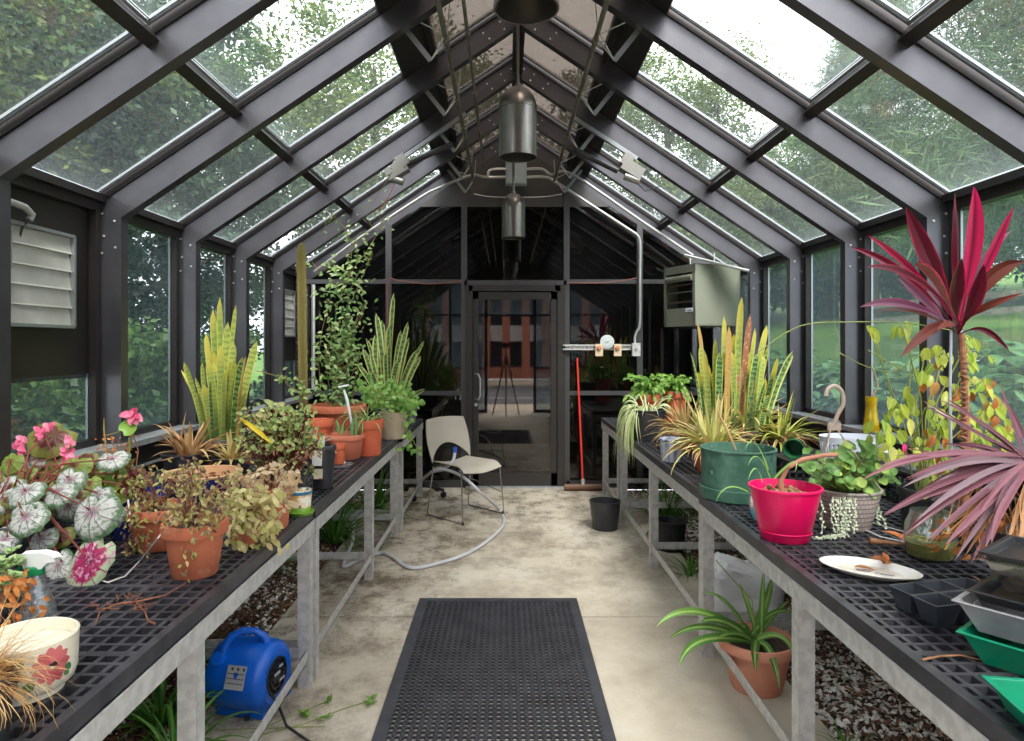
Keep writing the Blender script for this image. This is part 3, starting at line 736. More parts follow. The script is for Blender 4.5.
def pot(t,rt,rb,h,mat,rim=.2,lip=.006,th=.006,soil=.03,soilm=None,n=36,name='pot',wave=0):
    rh=h*rim; re=rt; rw=rb+(rt-lip-rb)*(1-rim)
    pr=[(.0001,0),(rb-.004,0),(rb,.004)]
    if lip>0: pr+=[(rw,h-rh),(re-.001,h-rh+.002),(re,h-rh+.006),(re,h-.004),(re-.003,h),(re-th-.003,h),(re-th-.004,h-.004)]
    else: pr+=[(re-.001,h-.008),(re+.004,h-.008),(re+.004,h-.001),(re+.002,h),(re-th,h),(re-th-.001,h-.003)]
    pr+=[(rb+(rt-rb)*.6-th,h*.55),(rb-th,.01),(.0001,.01)]
    m=MB(); m.lathe(pr,(0,0,0),n)
    o=m.build(name,mat,t)
    if soil is not None:
        zs=h-soil; r=max(.01,rb+(rt-rb)*(zs/h)-th-lip*.8); s=MB(); s.lathe([(r,zs-.012),(r*.98,zs),(r*.6,zs+.006),(r*.3,zs+.008),(.0001,zs+.009)],(0,0,0),18); s.build('soil',soilm or soil_m,o)
    return o
def J(s): return random.uniform(-s,s)
def bez(p,c,q,n): return [p*(1-t)**2+c*2*t*(1-t)+q*t*t for t in [i/n for i in range(n+1)]]
def bladeto(m,p,q,w,ctrl=None,face=(0,-1,.25),n=9,shape=1,fold=.3,twist=0,thick=0):
    """leaf from p to q through a bezier control point"""
    p=Vector(p);q=Vector(q); c=Vector(ctrl) if ctrl is not None else (p+q)/2
    P=bez(p,c,q,n); m.rn=random.random(); vs=[];uv=[]; fc=Vector(face)
    for i,a in enumerate(P):
        t=i/n; d=(P[min(i+1,n)]-P[max(i-1,0)]).normalized()
        s=d.cross(fc); s=s.normalized() if s.length>1e-4 else d.orthogonal().normalized(); nn=s.cross(d).normalized()
        if shape==0: ww=w*min(1,.5+1.8*t)*max(0,1-t**3)**.8
        elif shape==1: ww=w*math.sin(PI*min(1,.06+.94*t))**.7 if t<1 else 0
        elif shape==2: ww=w*(.7+.5*t-.2*t*t)*(1 if t<.78 else math.sqrt(max(0,1-((t-.78)/.22)**2)))
        elif shape==3: ww=w*(1-t)**.7
        else: ww=w*(.22 if t<.22 else max(.02,math.sin(PI*min(1,(t-.22)/.78*.93+.07))**.8)) if t<1 else 0
        ww=max(ww,.0005); a_=twist*t; s2=s*math.cos(a_)+nn*math.sin(a_); n2=nn*math.cos(a_)-s*math.sin(a_)
        vs+=[a+s2*ww/2+n2*ww*fold/2,a,a-s2*ww/2+n2*ww*fold/2]; uv+=[(0,t),(.5,t),(1,t)]
    fs=[]
    for i in range(n): b=i*3; fs+=[(b,b+1,b+4,b+3),(b+1,b+2,b+5,b+4)]
    m.add(vs,fs,uv)
class WB(MB):
    """mesh written in world coordinates for a thing that stands at loc"""
    def __init__(s,t): super().__init__(); s.o=Vector(t.location)
    def build(s,*a,**k):
        s.v=[(p[0]-s.o.x,p[1]-s.o.y,p[2]-s.o.z) for p in s.v]; return super().build(*a,**k)
# leaf materials
snakeY=leafM('snake_leaf_yellow',[srgb(190,194,100),srgb(160,178,90),srgb(176,188,102)],.18,.35,tip=srgb(210,200,96),tip0=.8,base=srgb(104,132,72),band=srgb(140,160,84),bandn=18,edge=srgb(222,212,110),edge0=.78)
snakeG=leafM('snake_leaf_green',[srgb(104,140,84),srgb(128,158,92),srgb(84,122,76)],.15,.35,base=srgb(70,104,62),band=srgb(48,84,56),bandn=16,edge=srgb(212,206,96),edge0=.74,tip=srgb(196,190,80),tip0=.85)
snakeV=leafM('snake_leaf_striped',[srgb(96,132,76),srgb(120,150,84)],.15,.4,band=srgb(64,96,60),bandn=14,edge=srgb(206,208,130),edge0=.5)
dryL=leafM('dry_tan_leaf',[srgb(196,160,112),srgb(214,184,136),srgb(166,124,82),srgb(182,140,100)],.25,.7)
aloeY=leafM('aloe_yellow_green',[srgb(216,206,130),srgb(184,190,110),srgb(226,208,150),srgb(160,172,100)],.15,.4,tip=srgb(212,176,124),tip0=.7)
grn=leafM('fresh_green_leaf',[srgb(92,138,50),srgb(132,170,66),srgb(70,116,44),srgb(150,182,84)],.3,.4)
grnD=leafM('deep_green_leaf',[srgb(46,96,40),srgb(70,122,50),srgb(96,142,62)],.25,.35)
spid=leafM('spider_leaf',[srgb(126,160,84),srgb(150,176,104)],.25,.4,vein=(srgb(222,222,176),.35))
lily=leafM('lily_leaf',[srgb(92,140,62),srgb(116,158,74),srgb(80,126,60)],.25,.35,vein=(srgb(180,204,116),.4))
jas=leafM('jasmine_leaf',[srgb(86,126,56),srgb(124,156,84),srgb(168,186,124),srgb(66,104,50)],.3,.35)
yell=leafM('yellowing_leaf',[srgb(170,190,58),srgb(200,206,84),srgb(132,166,52),srgb(216,206,110)],.35,.35,vein=(srgb(206,214,120),.15))
rust=leafM('rust_dead_leaf',[srgb(186,104,52),srgb(206,134,76),srgb(150,84,48),srgb(220,168,96)],.2,.7)
twig=M('dry_twig',srgb(150,104,72),.85,0,srgb(112,74,50),30)
twig_g=M('green_stem',srgb(124,140,70),.7,0,srgb(150,156,90),20)
stem_red=M('red_brown_stem',srgb(130,60,50),.6,0,srgb(104,48,40),20)

def smooth(P,n=6):
    out=[]
    for i in range(len(P)-1):
        p0=P[max(i-1,0)];p1=P[i];p2=P[i+1];p3=P[min(i+2,len(P)-1)]
        for k in range(n):
            t_=k/n; out.append(.5*((2*p1)+(p2-p0)*t_+(2*p0-5*p1+4*p2-p3)*t_**2+(3*p1-p0-3*p2+p3)*t_**3))
    return out+[P[-1]]
# ================= RIGHT BENCH =================
random.seed(101)
# green planter
L,rt,rb,h=spot(738,505,72,453,70); t=thing('planter','large round dark green mottled planter on the right bench','planter',L)
gp_m=M('green_mottled_plastic',srgb(52,92,76),.55,0,srgb(84,120,104),14,.4,.7,bump=.25,bs=40,col3=srgb(150,170,160),ns3=34,lo3=.64,hi3=.7)
pot(t,rt,rb,h,gp_m,rim=.1,lip=0,th=.007,soil=.09)
m=MB(); m.lathe([(rb+.002,0),(rb+.01,.006),(rb+.012,.055),(rb+.006,.058),(rb+.003,.05)],(0,0,0),40); m.build('saucer',gp_m,t.children[0])
m=WB(t); bladeto(m,at(735,447,L.y),at(736,452,L.y-.16)+V(0,0,.0),.008,at(716,400,L.y-.05)); m.v=[];m.f=[];m.m=[];m.uv=[];m.r=[]
m.tube([at(718,412,L.y),at(728,432,L.y-.08),at(736,450,L.y-.15)],[.004,.006,.003],6); m.build('dry_leaf',dryL,t)
# magenta pot with cut stump
L,rt,rb,h=spot(785,545,68,493,46); t=thing('flower_pot','bright magenta plastic pot with a cut stump in it','pot',L)
mag=M('magenta_plastic',srgb(226,6,92),.35,0,srgb(214,2,84),3); pot(t,rt,rb,h,mag,rim=.07,lip=0,th=.004,soil=.035,soilm=M('fibrous_root_ball',srgb(150,112,80),.95,0,srgb(96,66,46),50,bump=1,bs=70))
m=MB(); m.lathe([(rb+.007,.03),(rb+.010,.033),(rb+.009,.037)],(0,0,0),36); m.build('moulded_ring',mag,t.children[0])
m=MB()
for i in range(60): g=random.uniform(0,6.28);r=random.uniform(0,.07); m.ball((r*math.cos(g),r*math.sin(g),h-.025+J(.012)),random.uniform(.006,.014),6,.8)
m.build('root_ball',M('root_clods',srgb(160,122,90),.95,0,srgb(104,72,50),60,bump=.8,bs=90),t)
m=WB(t); P=L+V(-.02,-.02,h-.03); m.tube([P,P+V(-.005,0,.05),P+V(.02,.0,.10),P+V(.08,.01,.128),P+V(.17,.03,.14),P+V(.22,.03,.143)],[.011,.010,.0095,.009,.008,.008],9); m.build('curved_stem',M('bare_stem',srgb(176,122,96),.7,0,srgb(150,100,78),20),t)
m=WB(t)
for (a,b) in (((748,492),(716,492)),((770,478),(748,456)),((762,482),(748,470)),((775,478),(795,462)),((768,470),(745,440))):
    bladeto(m,at(a[0],a[1],L.y-.03),at(b[0],b[1]+10,L.y-.08),.013,at(b[0]+8,b[1]-14,L.y-.05),shape=3,face=(0,-.5,1))
m.build('foliage',lily,t)
# woven-look hanging basket pot
L,rt,rb,h=spot(841,533,66,494,46); L.x+=.015; t=thing('hanging_basket_pot','taupe basket-weave hanging pot with geranium and trailing silver stems','pot',L)
m_,tt,oo=nodes('basket_weave'); b_=N(tt,'ShaderNodeBsdfPrincipled',Roughness=.6); uvn=N(tt,'ShaderNodeUVMap',_uv_map='UVMap'); mp=N(tt,'ShaderNodeMapping'); mp.inputs['Scale'].default_value=(44,44,1)
bk_=N(tt,'ShaderNodeTexBrick',Scale=1.0); bk_.inputs['Color1'].default_value=L4(srgb(206,190,184)); bk_.inputs['Color2'].default_value=L4(srgb(190,174,168)); bk_.inputs['Mortar'].default_value=L4(srgb(136,122,118)); bk_.inputs['Mortar Size'].default_value=.06; bk_.inputs['Brick Width'].default_value=1.0; bk_.inputs['Row Height'].default_value=.5
tt.links.new(uvn.outputs[0],mp.inputs[0]); tt.links.new(mp.outputs[0],bk_.inputs[0]); tt.links.new(bk_.outputs[0],b_.inputs[0]); bn=N(tt,'ShaderNodeBump',Strength=.6,Distance=.004); bn.invert=True; tt.links.new(bk_.outputs['Fac'],bn.inputs['Height']); tt.links.new(bn.outputs[0],b_.inputs['Normal']); tt.links.new(b_.outputs[0],oo.inputs[0]); weave=m_
pot(t,rt,rb,h,weave,rim=.09,lip=0,th=.005,soil=.02)
hk=M('taupe_plastic',srgb(198,178,166),.5)
m=WB(t); top=at(836,387,L.y); c=at(834,425,L.y)
m.tube(smooth([c+V(0,0,0),at(838,414,L.y),at(843,404,L.y),at(842,392,L.y),at(835,386,L.y),at(828,389,L.y),at(826,396,L.y)]),.0085,8); m.prism([(-.012,-.012),(.016,-.012),(.006,.012),(-.002,.012)],c.y-.004,c.y+.004) if 0 else m.box(c+V(0,0,-.006),(.05,.012,.03))
m.build('hanger_hook',hk,t)
m=WB(t)
for g in (20,140,200,320):
    a=math.radians(g); m.tube([c+V(.015*math.cos(a),0,-.015),L+V(rt*math.cos(a),rt*math.sin(a),h)],.0028,5)
m.build('hanger_strands',hk,t)
ger=leafM('geranium_leaf',[srgb(104,150,76),srgb(140,180,98),srgb(90,134,68),srgb(176,196,96)],.25,.45,spots=(srgb(78,108,52),14,.62))
m=WB(t); st=WB(t); C0=L+V(0,0,h-.02)
for i in range(170):
    u=random.gauss(846,22); v=random.gauss(474,13)
    if v<448 or v>500 or u<803 or u>898 : continue
    p=at(u,v,L.y+random.uniform(-.15,.12)); st.tube([C0+V(J(.04),J(.04),0),(C0+p)/2+V(0,0,.02),p],.0018,4,False)
    m.disc(p,V(J(.6),-.7+J(.4),.75),random.uniform(.013,.028),12,.25,5)
for i in range(10):
    p=at(random.uniform(838,868),random.uniform(438,452),L.y+J(.05)); m.disc(p,V(J(.6),-.7,.75),.02,11,.2,5)
m.build('foliage',ger,t); st.build('stems',twig_g,t)
m=WB(t); sv=leafM('silver_bead_leaf',[srgb(206,212,190),srgb(176,190,160),srgb(224,226,206)],.2,.6)
for i in range(16):
    u0=random.choice([835,838,842,846,850,856,812,820]); p=at(u0+J(3),497,L.y-rt-.012)
    n=random.choice([10,16,20]) if 832<u0<850 else random.choice([4,7,10])
    pts=[p]
    for j in range(n):
        pts.append(pts[-1]+V(J(.004)-.0012*(j>8),-.0015 if j<14 else -.006,-.0125))
        if pts[-1].z<BT+.012: pts[-1].z=BT+.012; pts[-1].x-=.012
        for q in range(1 if j%2 else 2): m.leaf(pts[-1]+V(J(.006),J(.004),0),V(J(1),-.6,J(1)),V(J(.5),-1,.4),.011,.007,.2,1)
    m.tube(pts,.0012,4,False)
for base,n in ((at(868,488,L.y-.05),14),(at(875,505,L.y-.05),9)):
    pts=[base]
    for j in range(n): pts.append(pts[-1]+V(.006 if j<6 else 0,0,-.010)); m.leaf(pts[-1],V(J(1),-.6,J(1)),V(J(.5),-1,.4),.012,.008,.2,1); m.leaf(pts[-1],V(J(1),-.6,J(1)),V(J(.5),-1,.4),.012,.008,.2,1)
    m.tube(pts,.0012,4,False)
m.build('trailing_stems',sv,t)
# small painted vase behind the magenta pot
L,rt,rb,h=spot(759,521,16,491,14); t=thing('painted_vase','small egg shaped vase painted pink and blue, behind the magenta pot','vase',L)
m=MB(); m.lathe([(.0001,0),(.022,0),(.034,.025),(.04,.06),(.034,.095),(.022,.115),(.024,.125),(.018,.125),(.018,.11),(.0001,.1)],(0,0,0),24); m.build('vase',M('painted_vase_glaze',srgb(120,190,200),.25,0,srgb(220,150,170),20,.45,.55,col3=srgb(240,240,235),ns3=40,lo3=.55,hi3=.6),t)
# oval plate
L=V(1.145,2.08,BT); t=thing('oval_plate','white oval plate lying on the near right bench','plate',L,rz=-.62)
m=MB(); m.lathe([(.0001,.0),(.095,.0),(.12,.010),(.142,.018),(.144,.021),(.140,.022),(.118,.015),(.094,.006),(.0001,.006)],(0,0,0),48,sx=1,sy=.62)
m.build('plate',M('white_plastic_plate',srgb(232,230,226),.35,0,srgb(214,206,194),6,.3,.7),t)
m=MB(); m.lathe([(.0001,.0063),(.09,.0063),(.094,.0068)],(0,0,0),40,sy=.6); m.build('dirt_film',M('dried_silt',srgb(206,194,176),.8,0,srgb(226,220,210),10,.4,.6,bump=.2),t)
m=MB()
for i in range(16):
    x=-.035+i*.0058+(.012 if i>6 else 0); 
    m.tube([V(x,-.012+J(.004),.0075),V(x+.003,-.002+J(.004),.0075)],.0009,4); m.tube([V(x,-.007,.0075),V(x+.004,-.004+J(.004),.0075)],.0008,4)
m.build('blue_print_marks',M('blue_print',srgb(96,104,140),.6),t)
# dead leaves and a stick on the near right bench
def deadleaf(u,v,z,label,s=.06,stick=0,mt=rust):
    p=on(u,v,z); t=thing('dead_leaf',label,'leaf',p); m=MB()
    for j in range(5): m.leaf(V(J(.008),J(.008),.008),V(J(1),J(1),.4),V(J(.5),-.5,1),s*random.uniform(.6,1),s*.5,.5,0,.5)
    m.build('crumpled_leaf',mt,t); 
    if stick: q=MB(); q.tube([V(.0,0,.01),V(-stick*.6,.02,.014),V(-stick,.03,.016)],[.004,.008,.012],8); q.build('stalk',twig,t)
deadleaf(885,566,BT+.02,'orange dead leaf curled on the rim of the white oval plate',.05,0)
deadleaf(908,548,BT,'rust coloured dead leaf with a thick stalk beside the glass jar',.09,.12)
m=MB(); m.leaf((0,0,.004),V(1,-.3,0),V(0,0,1),.06,.02,.6,1,.1); t_=m.build('dead_leaf',rust); t_.location=(1.11,2.10,BT+.010); tag(t_,'small curled brown leaf lying in the white oval plate','leaf')
m=MB(); m.tube([V(0,0,.005),V(.05,.015,.006),V(.10,.018,.007),V(.14,-.005,.005)],[.003,.0025,.0025,.001],5); o_=m.build('twig',twig); o_.location=on(922,662,BT)+V(0,0,.0); tag(o_,'pale dry twig on the bench edge by the green tray','twig')
# black six-cell seedling pack
def boxshell(m,w,d,h,th=.0015,taper=.85,z0=0,rim=.006,x0=0,y0=0):
    def ring(sx,sy,z): return [V(x0-sx/2,y0-sy/2,z),V(x0+sx/2,y0-sy/2,z),V(x0+sx/2,y0+sy/2,z),V(x0-sx/2,y0+sy/2,z)]
    R=[ring(w*taper,d*taper,z0),ring(w,d,z0+h),ring(w+2*rim,d+2*rim,z0+h),ring(w+2*rim,d+2*rim,z0+h+.003),ring(w-.002,d-.002,z0+h+.003),ring(w*taper-th,d*taper-th,z0+th)]
    vs=[p for r in R for p in r]; fs=[(3,2,1,0)]
    for i in range(len(R)-1): fs+=[(i*4+k,i*4+(k+1)%4,(i+1)*4+(k+1)%4,(i+1)*4+k) for k in range(4)]
    b=(len(R)-1)*4; fs.append((b,b+1,b+2,b+3)); m.add(vs,fs)
cellm=M('black_cell_plastic',(.03,.032,.042),.3,0,(.06,.065,.085),14)
t=thing('seedling_cell_pack','black six cell seedling pack beside the white oval plate','seed tray',V(1.20,1.775,BT),rz=.22)
for i in range(3):
    for j in range(2):
        m=MB(); boxshell(m,.082,.072,.055,taper=.66,x0=-.088+i*.088,y0=-.04+j*.08,rim=.0035); m.build('cell',cellm,t,False)
m=MB(); m.tube([V(-.02,-.07,.07),V(.04,-.02,.064),V(.1,.0,.068),V(.13,.05,.07)],.002,5); m.build('dry_root',twig,t)
# plastic clamshells and green trays
greenp=M('green_tray_plastic',srgb(0,122,88),.35,0,srgb(8,140,104),8)
def dshell(name,label,loc,rz,w,d,h,mat,cat,part,taper=.85,rim=.01,parts=None):
    t=thing(name,label,cat,loc,rz=rz); m=MB(); boxshell(m,w,d,h,taper=taper,rim=rim); o=m.build(part,mat,t,False)
    bv=o.modifiers.new('b','BEVEL'); bv.width=.012; bv.segments=3; bv.limit_method='ANGLE'; return t
ang=math.atan2(-.79,.61)
Lg=V(1.29,1.385,BT)
dshell('seed_tray','deep green plastic tray under the clear salad boxes',Lg,ang,.50,.24,.062,greenp,'tray','tray_shell')
dshell('seed_tray','green plastic tray at the near corner of the right bench',V(1.10,1.20,BT),ang+.75,.30,.20,.05,greenp,'tray','tray_shell')
clear_d=M('smoky_clear_plastic',(.2,.2,.22),.15,0,(.34,.33,.34),8,coat=.5)
t=dshell('plastic_box','smoky plastic food box with a white sticker, on the green tray',Lg+V(.01,.01,.066),ang,.52,.25,.062,clear_d,'box','box_shell',.86)
m=MB(); m.box((-.10,-.121,.035),(.05,.002,.032),Matrix.Rotation(.14,3,'X')); m.box((-.235,-.06,.036),(.002,.03,.036),Matrix.Rotation(-.5,3,'Y')); m.build('white_sticker',M('sticker_white',srgb(214,214,210),.5),t,False)
blk_t=M('black_tray_rim',(.02,.02,.022),.3)
t=dshell('plastic_box','black plastic tray nested in the smoky food box',Lg+V(.012,.012,.133),ang,.47,.21,.02,blk_t,'box','box_shell',.95)
cl=glassM('clear_clamshell',(.72,.70,.68),.14,0,.14,(.45,.42,.40),30)
t=dshell('plastic_box','clear plastic clamshell box on top of the pile of trays',Lg+V(.03,.03,.157),ang,.44,.2,.065,cl,'box','box_shell',.82)
m=MB(); 
for i in range(8): m.ball((-.17+i*.048,J(.05),.018),.02,7,.5)
m.build('dry_litter',M('dry_litter',srgb(150,120,90),.9,0,srgb(90,70,50),40),t)
t=dshell('plastic_box','black lid with small cups on the clear clamshell',Lg+V(.03,.03,.226),ang,.44,.20,.014,blk_t,'box','box_shell',.97)
# glass jar with green water
L=V(1.44,2.24,BT); t=thing('glass_jar','round glass jar of murky green water on the right bench','jar',L); t.scale=(.88,.88,.95)
m=MB(); m.lathe([(.0001,.0),(.07,.0),(.084,.015),(.09,.07),(.085,.12),(.07,.15),(.068,.165),(.065,.165),(.067,.15),(.082,.12),(.087,.07),(.081,.016),(.0001,.005)],(0,0,0),36); m.build('jar_glass',glassM('jar_glass_m',(.86,.9,.86),.06,0,.12,(.7,.72,.7)),t)
m=MB(); m.lathe([(.0001,.007),(.078,.009),(.083,.02),(.086,.055),(.0001,.055)],(0,0,0),30); m.build('water',M('murky_water',srgb(104,100,22),.1,0,srgb(130,124,40),10),t)
# yellow vase on the sill
L=V(2.225,4.02,.955); t=thing('yellow_vase','tall yellow glass vase on the right window sill','vase',L)
m=MB(); m.lathe([(.0001,0),(.046,0),(.048,.01),(.036,.09),(.03,.15),(.034,.21),(.030,.21),(.026,.15),(.0001,.02)],(0,0,0),24); m.build('vase',M('amber_yellow_glass',srgb(214,178,10),.15,0,srgb(176,136,6),14,coat=.4),t)
m=WB(t); m.tube([L+V(0,0,.03),at(873,396,4.0),at(878,385,4.0),at(875,375,4.0),at(871,366,3.98)],[.006,.006,.005,.006,.003],7); m.build('dry_stalk',M('pale_stalk',srgb(196,160,130),.8),t)
# white perforated basket and crates at the back
m_,tt,oo=nodes('white_basket_plastic'); b_=N(tt,'ShaderNodeBsdfPrincipled',Roughness=.5); b_.inputs[0].default_value=L4(srgb(206,210,222)); tt.links.new(b_.outputs[0],oo.inputs[0]); wbp=m_
L=V(1.84,3.52,BT); t=thing('plastic_basket','oval white perforated plastic basket by the right window sill','basket',L)
for z0,z1,n in ((.0,.03,0),(.205,.235,0)):
    m=MB(); m.lathe([(.118+z0*.1,z0),(.118+z1*.1,z1),(.114+z1*.1,z1),(.114+z0*.1,z0)],(0,0,0),32,sx=1.15,sy=.85); m.build('basket_band',wbp,t)
m=MB()
for zz in (.055,.08,.105,.13,.155,.18): m.lathe([(.116+zz*.1,zz-.006),(.116+zz*.1,zz+.006),(.113+zz*.1,zz+.006),(.113+zz*.1,zz-.006)],(0,0,0),32,sx=1.15,sy=.85)
for i in range(36):
    g=i/36*6.283; m.bar(V(.118*1.15*math.cos(g),.118*.85*math.sin(g),.02),V(.138*1.15*math.cos(g),.138*.85*math.sin(g),.21),.012,.004,(math.cos(g),math.sin(g),0))
m.lathe([(.0001,.002),(.116,.002)],(0,0,0),32,sx=1.15,sy=.85); m.build('basket_mesh',wbp,t,False)
def crate(label,x,y,w,d,h,cells=None):
    t=thing('nursery_crate',label,'crate',V(x,y,BT)); m=MB()
    for k in range(3):
        z=h*k/2; 
        for sy in(-1,1): m.box((0,sy*d/2,max(.006,z-.006)),(w,.006,.012))
        for sx in(-1,1): m.box((sx*w/2,0,max(.006,z-.006)),(.006,d,.012))
    for i in range(9):
        for sy in(-1,1): m.box((-w/2+w*i/8,sy*d/2,h/2),(.008,.006,h))
        for sx in(-1,1): m.box((sx*w/2,-d/2+d*i/8,h/2),(.006,.008,h))
    m.box((0,0,h-.012),(w,d,.004)); m.build('crate_frame',blackpot,t,False)
    return t
crate('shallow black nursery crate under the overturned green pot',1.66,3.68,.30,.32,.10)
crate('black nursery crate carrying small white labelled cups along the right sill',1.93,3.02,.28,.62,.15)
L=V(1.63,3.66,BT+.10); t=thing('flower_pot','small green plastic pot lying on its side on a black crate','pot',L); m=MB()
R=Matrix.Rotation(-.5,3,'Z')@Matrix.Rotation(PI/2+.1,3,'X'); m.lathe([(.0001,0),(.038,0),(.052,.085),(.056,.085),(.056,.1),(.051,.1),(.036,.005),(.0001,.005)],(0,.06,.056),26,R); m.build('pot',M('green_pot_plastic',srgb(36,96,62),.4),t)
cup=M('white_cup',srgb(206,206,204),.5)
for i in range(7):
    p=V(1.86,2.77+i*.085,BT+.152); m=MB(); m.lathe([(.0001,0),(.026,0),(.034,.05),(.031,.05),(.024,.004),(.0001,.004)],(0,0,0),14); o_=m.build('seedling_cup',cup); o_.location=p; tag(o_,'small white seedling cup in the row on the black crate by the sill','cup','white cups on the crate by the sill')
# striped glass pot
L,rt,rb,h=spot(672,463,25,440,21); t=thing('flower_pot','translucent plastic pot with blue white stripes, on the far part of right bench','pot',L); pot(t,rt,rb,h,M('striped_clear_plastic',srgb(170,176,196),.25,0,srgb(96,100,112),3,.45,.55,stretch=(8,8,.3)),rim=.08,lip=0)
# black pot with cascading variegated grass
random.seed(7)
L,rt,rb,h=spot(648,442,35,411,29); t=thing('potted_grass','round black pot with pale variegated grass cascading over its left side','plant',L); pot(t,rt,rb,h,blackpot,rim=.06,lip=0)
m=MB()
for i in range(120):
    g=math.radians(random.gauss(190,32)); p0=V(.06*math.cos(g)-.03,.06*math.sin(g),h-.02); r=random.uniform(.13,.26); z=h-random.uniform(.12,.42); q=V(r*math.cos(g)-.02,r*math.sin(g)*.8,z); bladeto(m,p0,q,.009,(p0+q)/2+V(-.06,0,.17+.05*random.random()),(math.cos(g),math.sin(g),.4),10,0)
for i in range(40):
    g=random.uniform(0,6.28); p0=V(.05*math.cos(g),.05*math.sin(g),h-.02); q=p0+V(math.cos(g)*.14,math.sin(g)*.14,random.uniform(-.05,.12)); bladeto(m,p0,q,.008,(p0+q)/2+V(0,0,.1),(0,-.6,.6),8,0)
m.build('foliage',leafM('variegated_grass',[srgb(150,176,104),srgb(196,204,150),srgb(216,216,176)],.25,.45),t)
def fernpot(u,y,zt,r,label,x0,x1,seed):
    random.seed(seed); L=V((u-U0)*y/F,y,BT); t=thing('potted_cactus',label,'plant',L); pot(t,r,r*.72,zt-BT,terra_or)
    m=WB(t)
    for i in range(70):
        p0=L+V(J(.05),J(.05),zt-BT-.02); q=at(random.uniform(x0,x1),random.uniform(374,402),y+J(.2)); cc=(p0+q)/2+V(0,0,.12); P=bez(p0,cc,q,6)
        for a,b in zip(P,P[1:]): m.leaf(a,b-a,V(J(.5),-.6,.8),(b-a).length*1.2,.028,.15,1,.1)
    m.build('foliage',grn,t)
fernpot(649,5.55,1.07,.11,'orange terracotta pot of bright green flat jointed stems behind the black pot',622,665,3)
fernpot(675,5.9,1.07,.11,'orange terracotta pot with drooping green stems, right of the one behind the black pot',655,692,4)
# yellowed aloes
def aloe(u,vb,label,seed,n,pr,pot_m,h,tips,lm,len_=(.18,.34),w=.022):
    random.seed(seed); y=(CH-BT)*F/(vb-V0)+pr*.7; L=V((u-U0)*y/F,y,BT); t=thing('potted_aloe',label,'plant',L); pot(t,pr,pr*.72,h,pot_m)
    m=MB()
    for i in range(n):
        g=i*137.5+J(20); e=random.uniform(5,80); r=pr*.5*random.random(); a=math.radians(g)
        m.blade((r*math.cos(a),r*math.sin(a),h-.015),g,e,random.uniform(*len_),w*random.uniform(1.0,1.7),random.uniform(.2,1.5) if e<60 else J(.4),8,.5,3)
    m.build('foliage',lm,t); d=MB()
    for i in range(n//2):
        g=random.uniform(0,360); a=math.radians(g); d.blade((.7*pr*math.cos(a),.7*pr*math.sin(a),h),g,random.uniform(-10,50),random.uniform(.1,.26),.024,random.uniform(.6,2.0),8,.8,3)
    d.build('dry_leaves',dryL,t)
aloe(712,474,'yellowing aloe with dry leaves in an orange pot left of the green planter',11,120,.11,terra_or,.15,None,aloeY)
aloe(744,458,'large sprawling yellow green aloe behind the green planter',12,130,.13,blackpot,.17,None,aloeY,(.25,.42),.024)
aloe(686,452,'aloe with tan dried leaves behind the striped pot',13,110,.10,terra,.13,None,leafM('aloe_tan',[srgb(206,190,120),srgb(214,176,130),srgb(170,176,96)],.15,.5),(.15,.30),.018)
aloe(780,462,'upright green and yellow aloe beside the middle right window',14,60,.09,blackpot,.13,None,leafM('aloe_green_y',[srgb(150,168,80),srgb(190,190,96),srgb(120,144,70)],.15,.4),(.2,.36),.020)
# snake plant, right
def snake(u,y,label,leaves,potm,pr,ph,mats,seed):
    random.seed(seed); us=[l[0] for l in leaves]; top=min(l[2] for l in leaves); lo_=min(l[1] for l in leaves); hi_=max(l[1] for l in leaves)
    for i in range(12):
        bu=random.uniform(min(us)+2,max(us)-2); tu=bu+(bu-u)*random.uniform(.2,.9)+J(5); leaves=leaves+[(bu,tu,random.uniform(top+50,top+100),random.uniform(6,8.5),random.choice([0,1,1,4,4]),random.uniform(-.1,.15))]
    L=V((u-U0)*y/F,y,BT); t=thing('snake_plant',label,'plant',L); pot(t,pr,pr*.75,ph,potm)
    for (bu,tu,tv,w,mi,lean) in leaves:
        m=WB(t); yy=y+J(pr*.8); p=at(bu,0,yy); p.z=BT+ph-.03; q=at(tu,tv,yy-lean)
        m.mi=0; c=(p*.45+q*.55)+V((p.x-q.x)*.25,0,.02); bladeto(m,p,q,w*.86*y/F,c,(J(.7),-1,.1),14,2,.3,J(.7))
        m.build('leaf',mats[mi],t)
brn=leafM('brown_scarred_leaf',[srgb(150,84,56),srgb(190,140,110)],.1,.7,spots=(srgb(206,170,130),60,.56))
orl=leafM('orange_scorched_leaf',[srgb(196,150,84),srgb(186,150,90)],.15,.5,spots=(srgb(160,104,60),60,.6))
R_=[(703,690,352,7,1,0),(708,697,322,8,3,0),(706,700,345,7,0,0),(710,704,350,7,0,.05),(716,716,338,8,0,0),(704,698,372,8,1,.05),(712,706,362,8,1,.1),(718,720,352,8,1,0),(722,724,316,8,0,0),(726,729,326,8,3,.02),(736,742,297,8,0,-.05),(731,734,334,11,1,.08),(722,712,372,7,0,.12),(733,732,352,8,0,.1),(740,750,314,8,2,0),(744,755,328,9,0,0),(750,767,325,8,0,-.02),(752,768,346,8,1,.03),(744,748,350,9,1,.08),(756,760,348,9,0,.03),(764,793,351,9,4,.02),(738,736,372,9,2,.13),(742,740,365,8,2,.12),(728,727,368,9,0,.13),(756,765,378,8,1,.1),(748,752,380,8,0,.12),(716,718,385,8,4,.12),(760,775,375,7,4,.06)]
snake(732,4.25,'large snake plant with yellow and scorched leaves on the right bench',R_,blackpot,.2,.18,[snakeY,snakeG,brn,orl,snakeV],5)
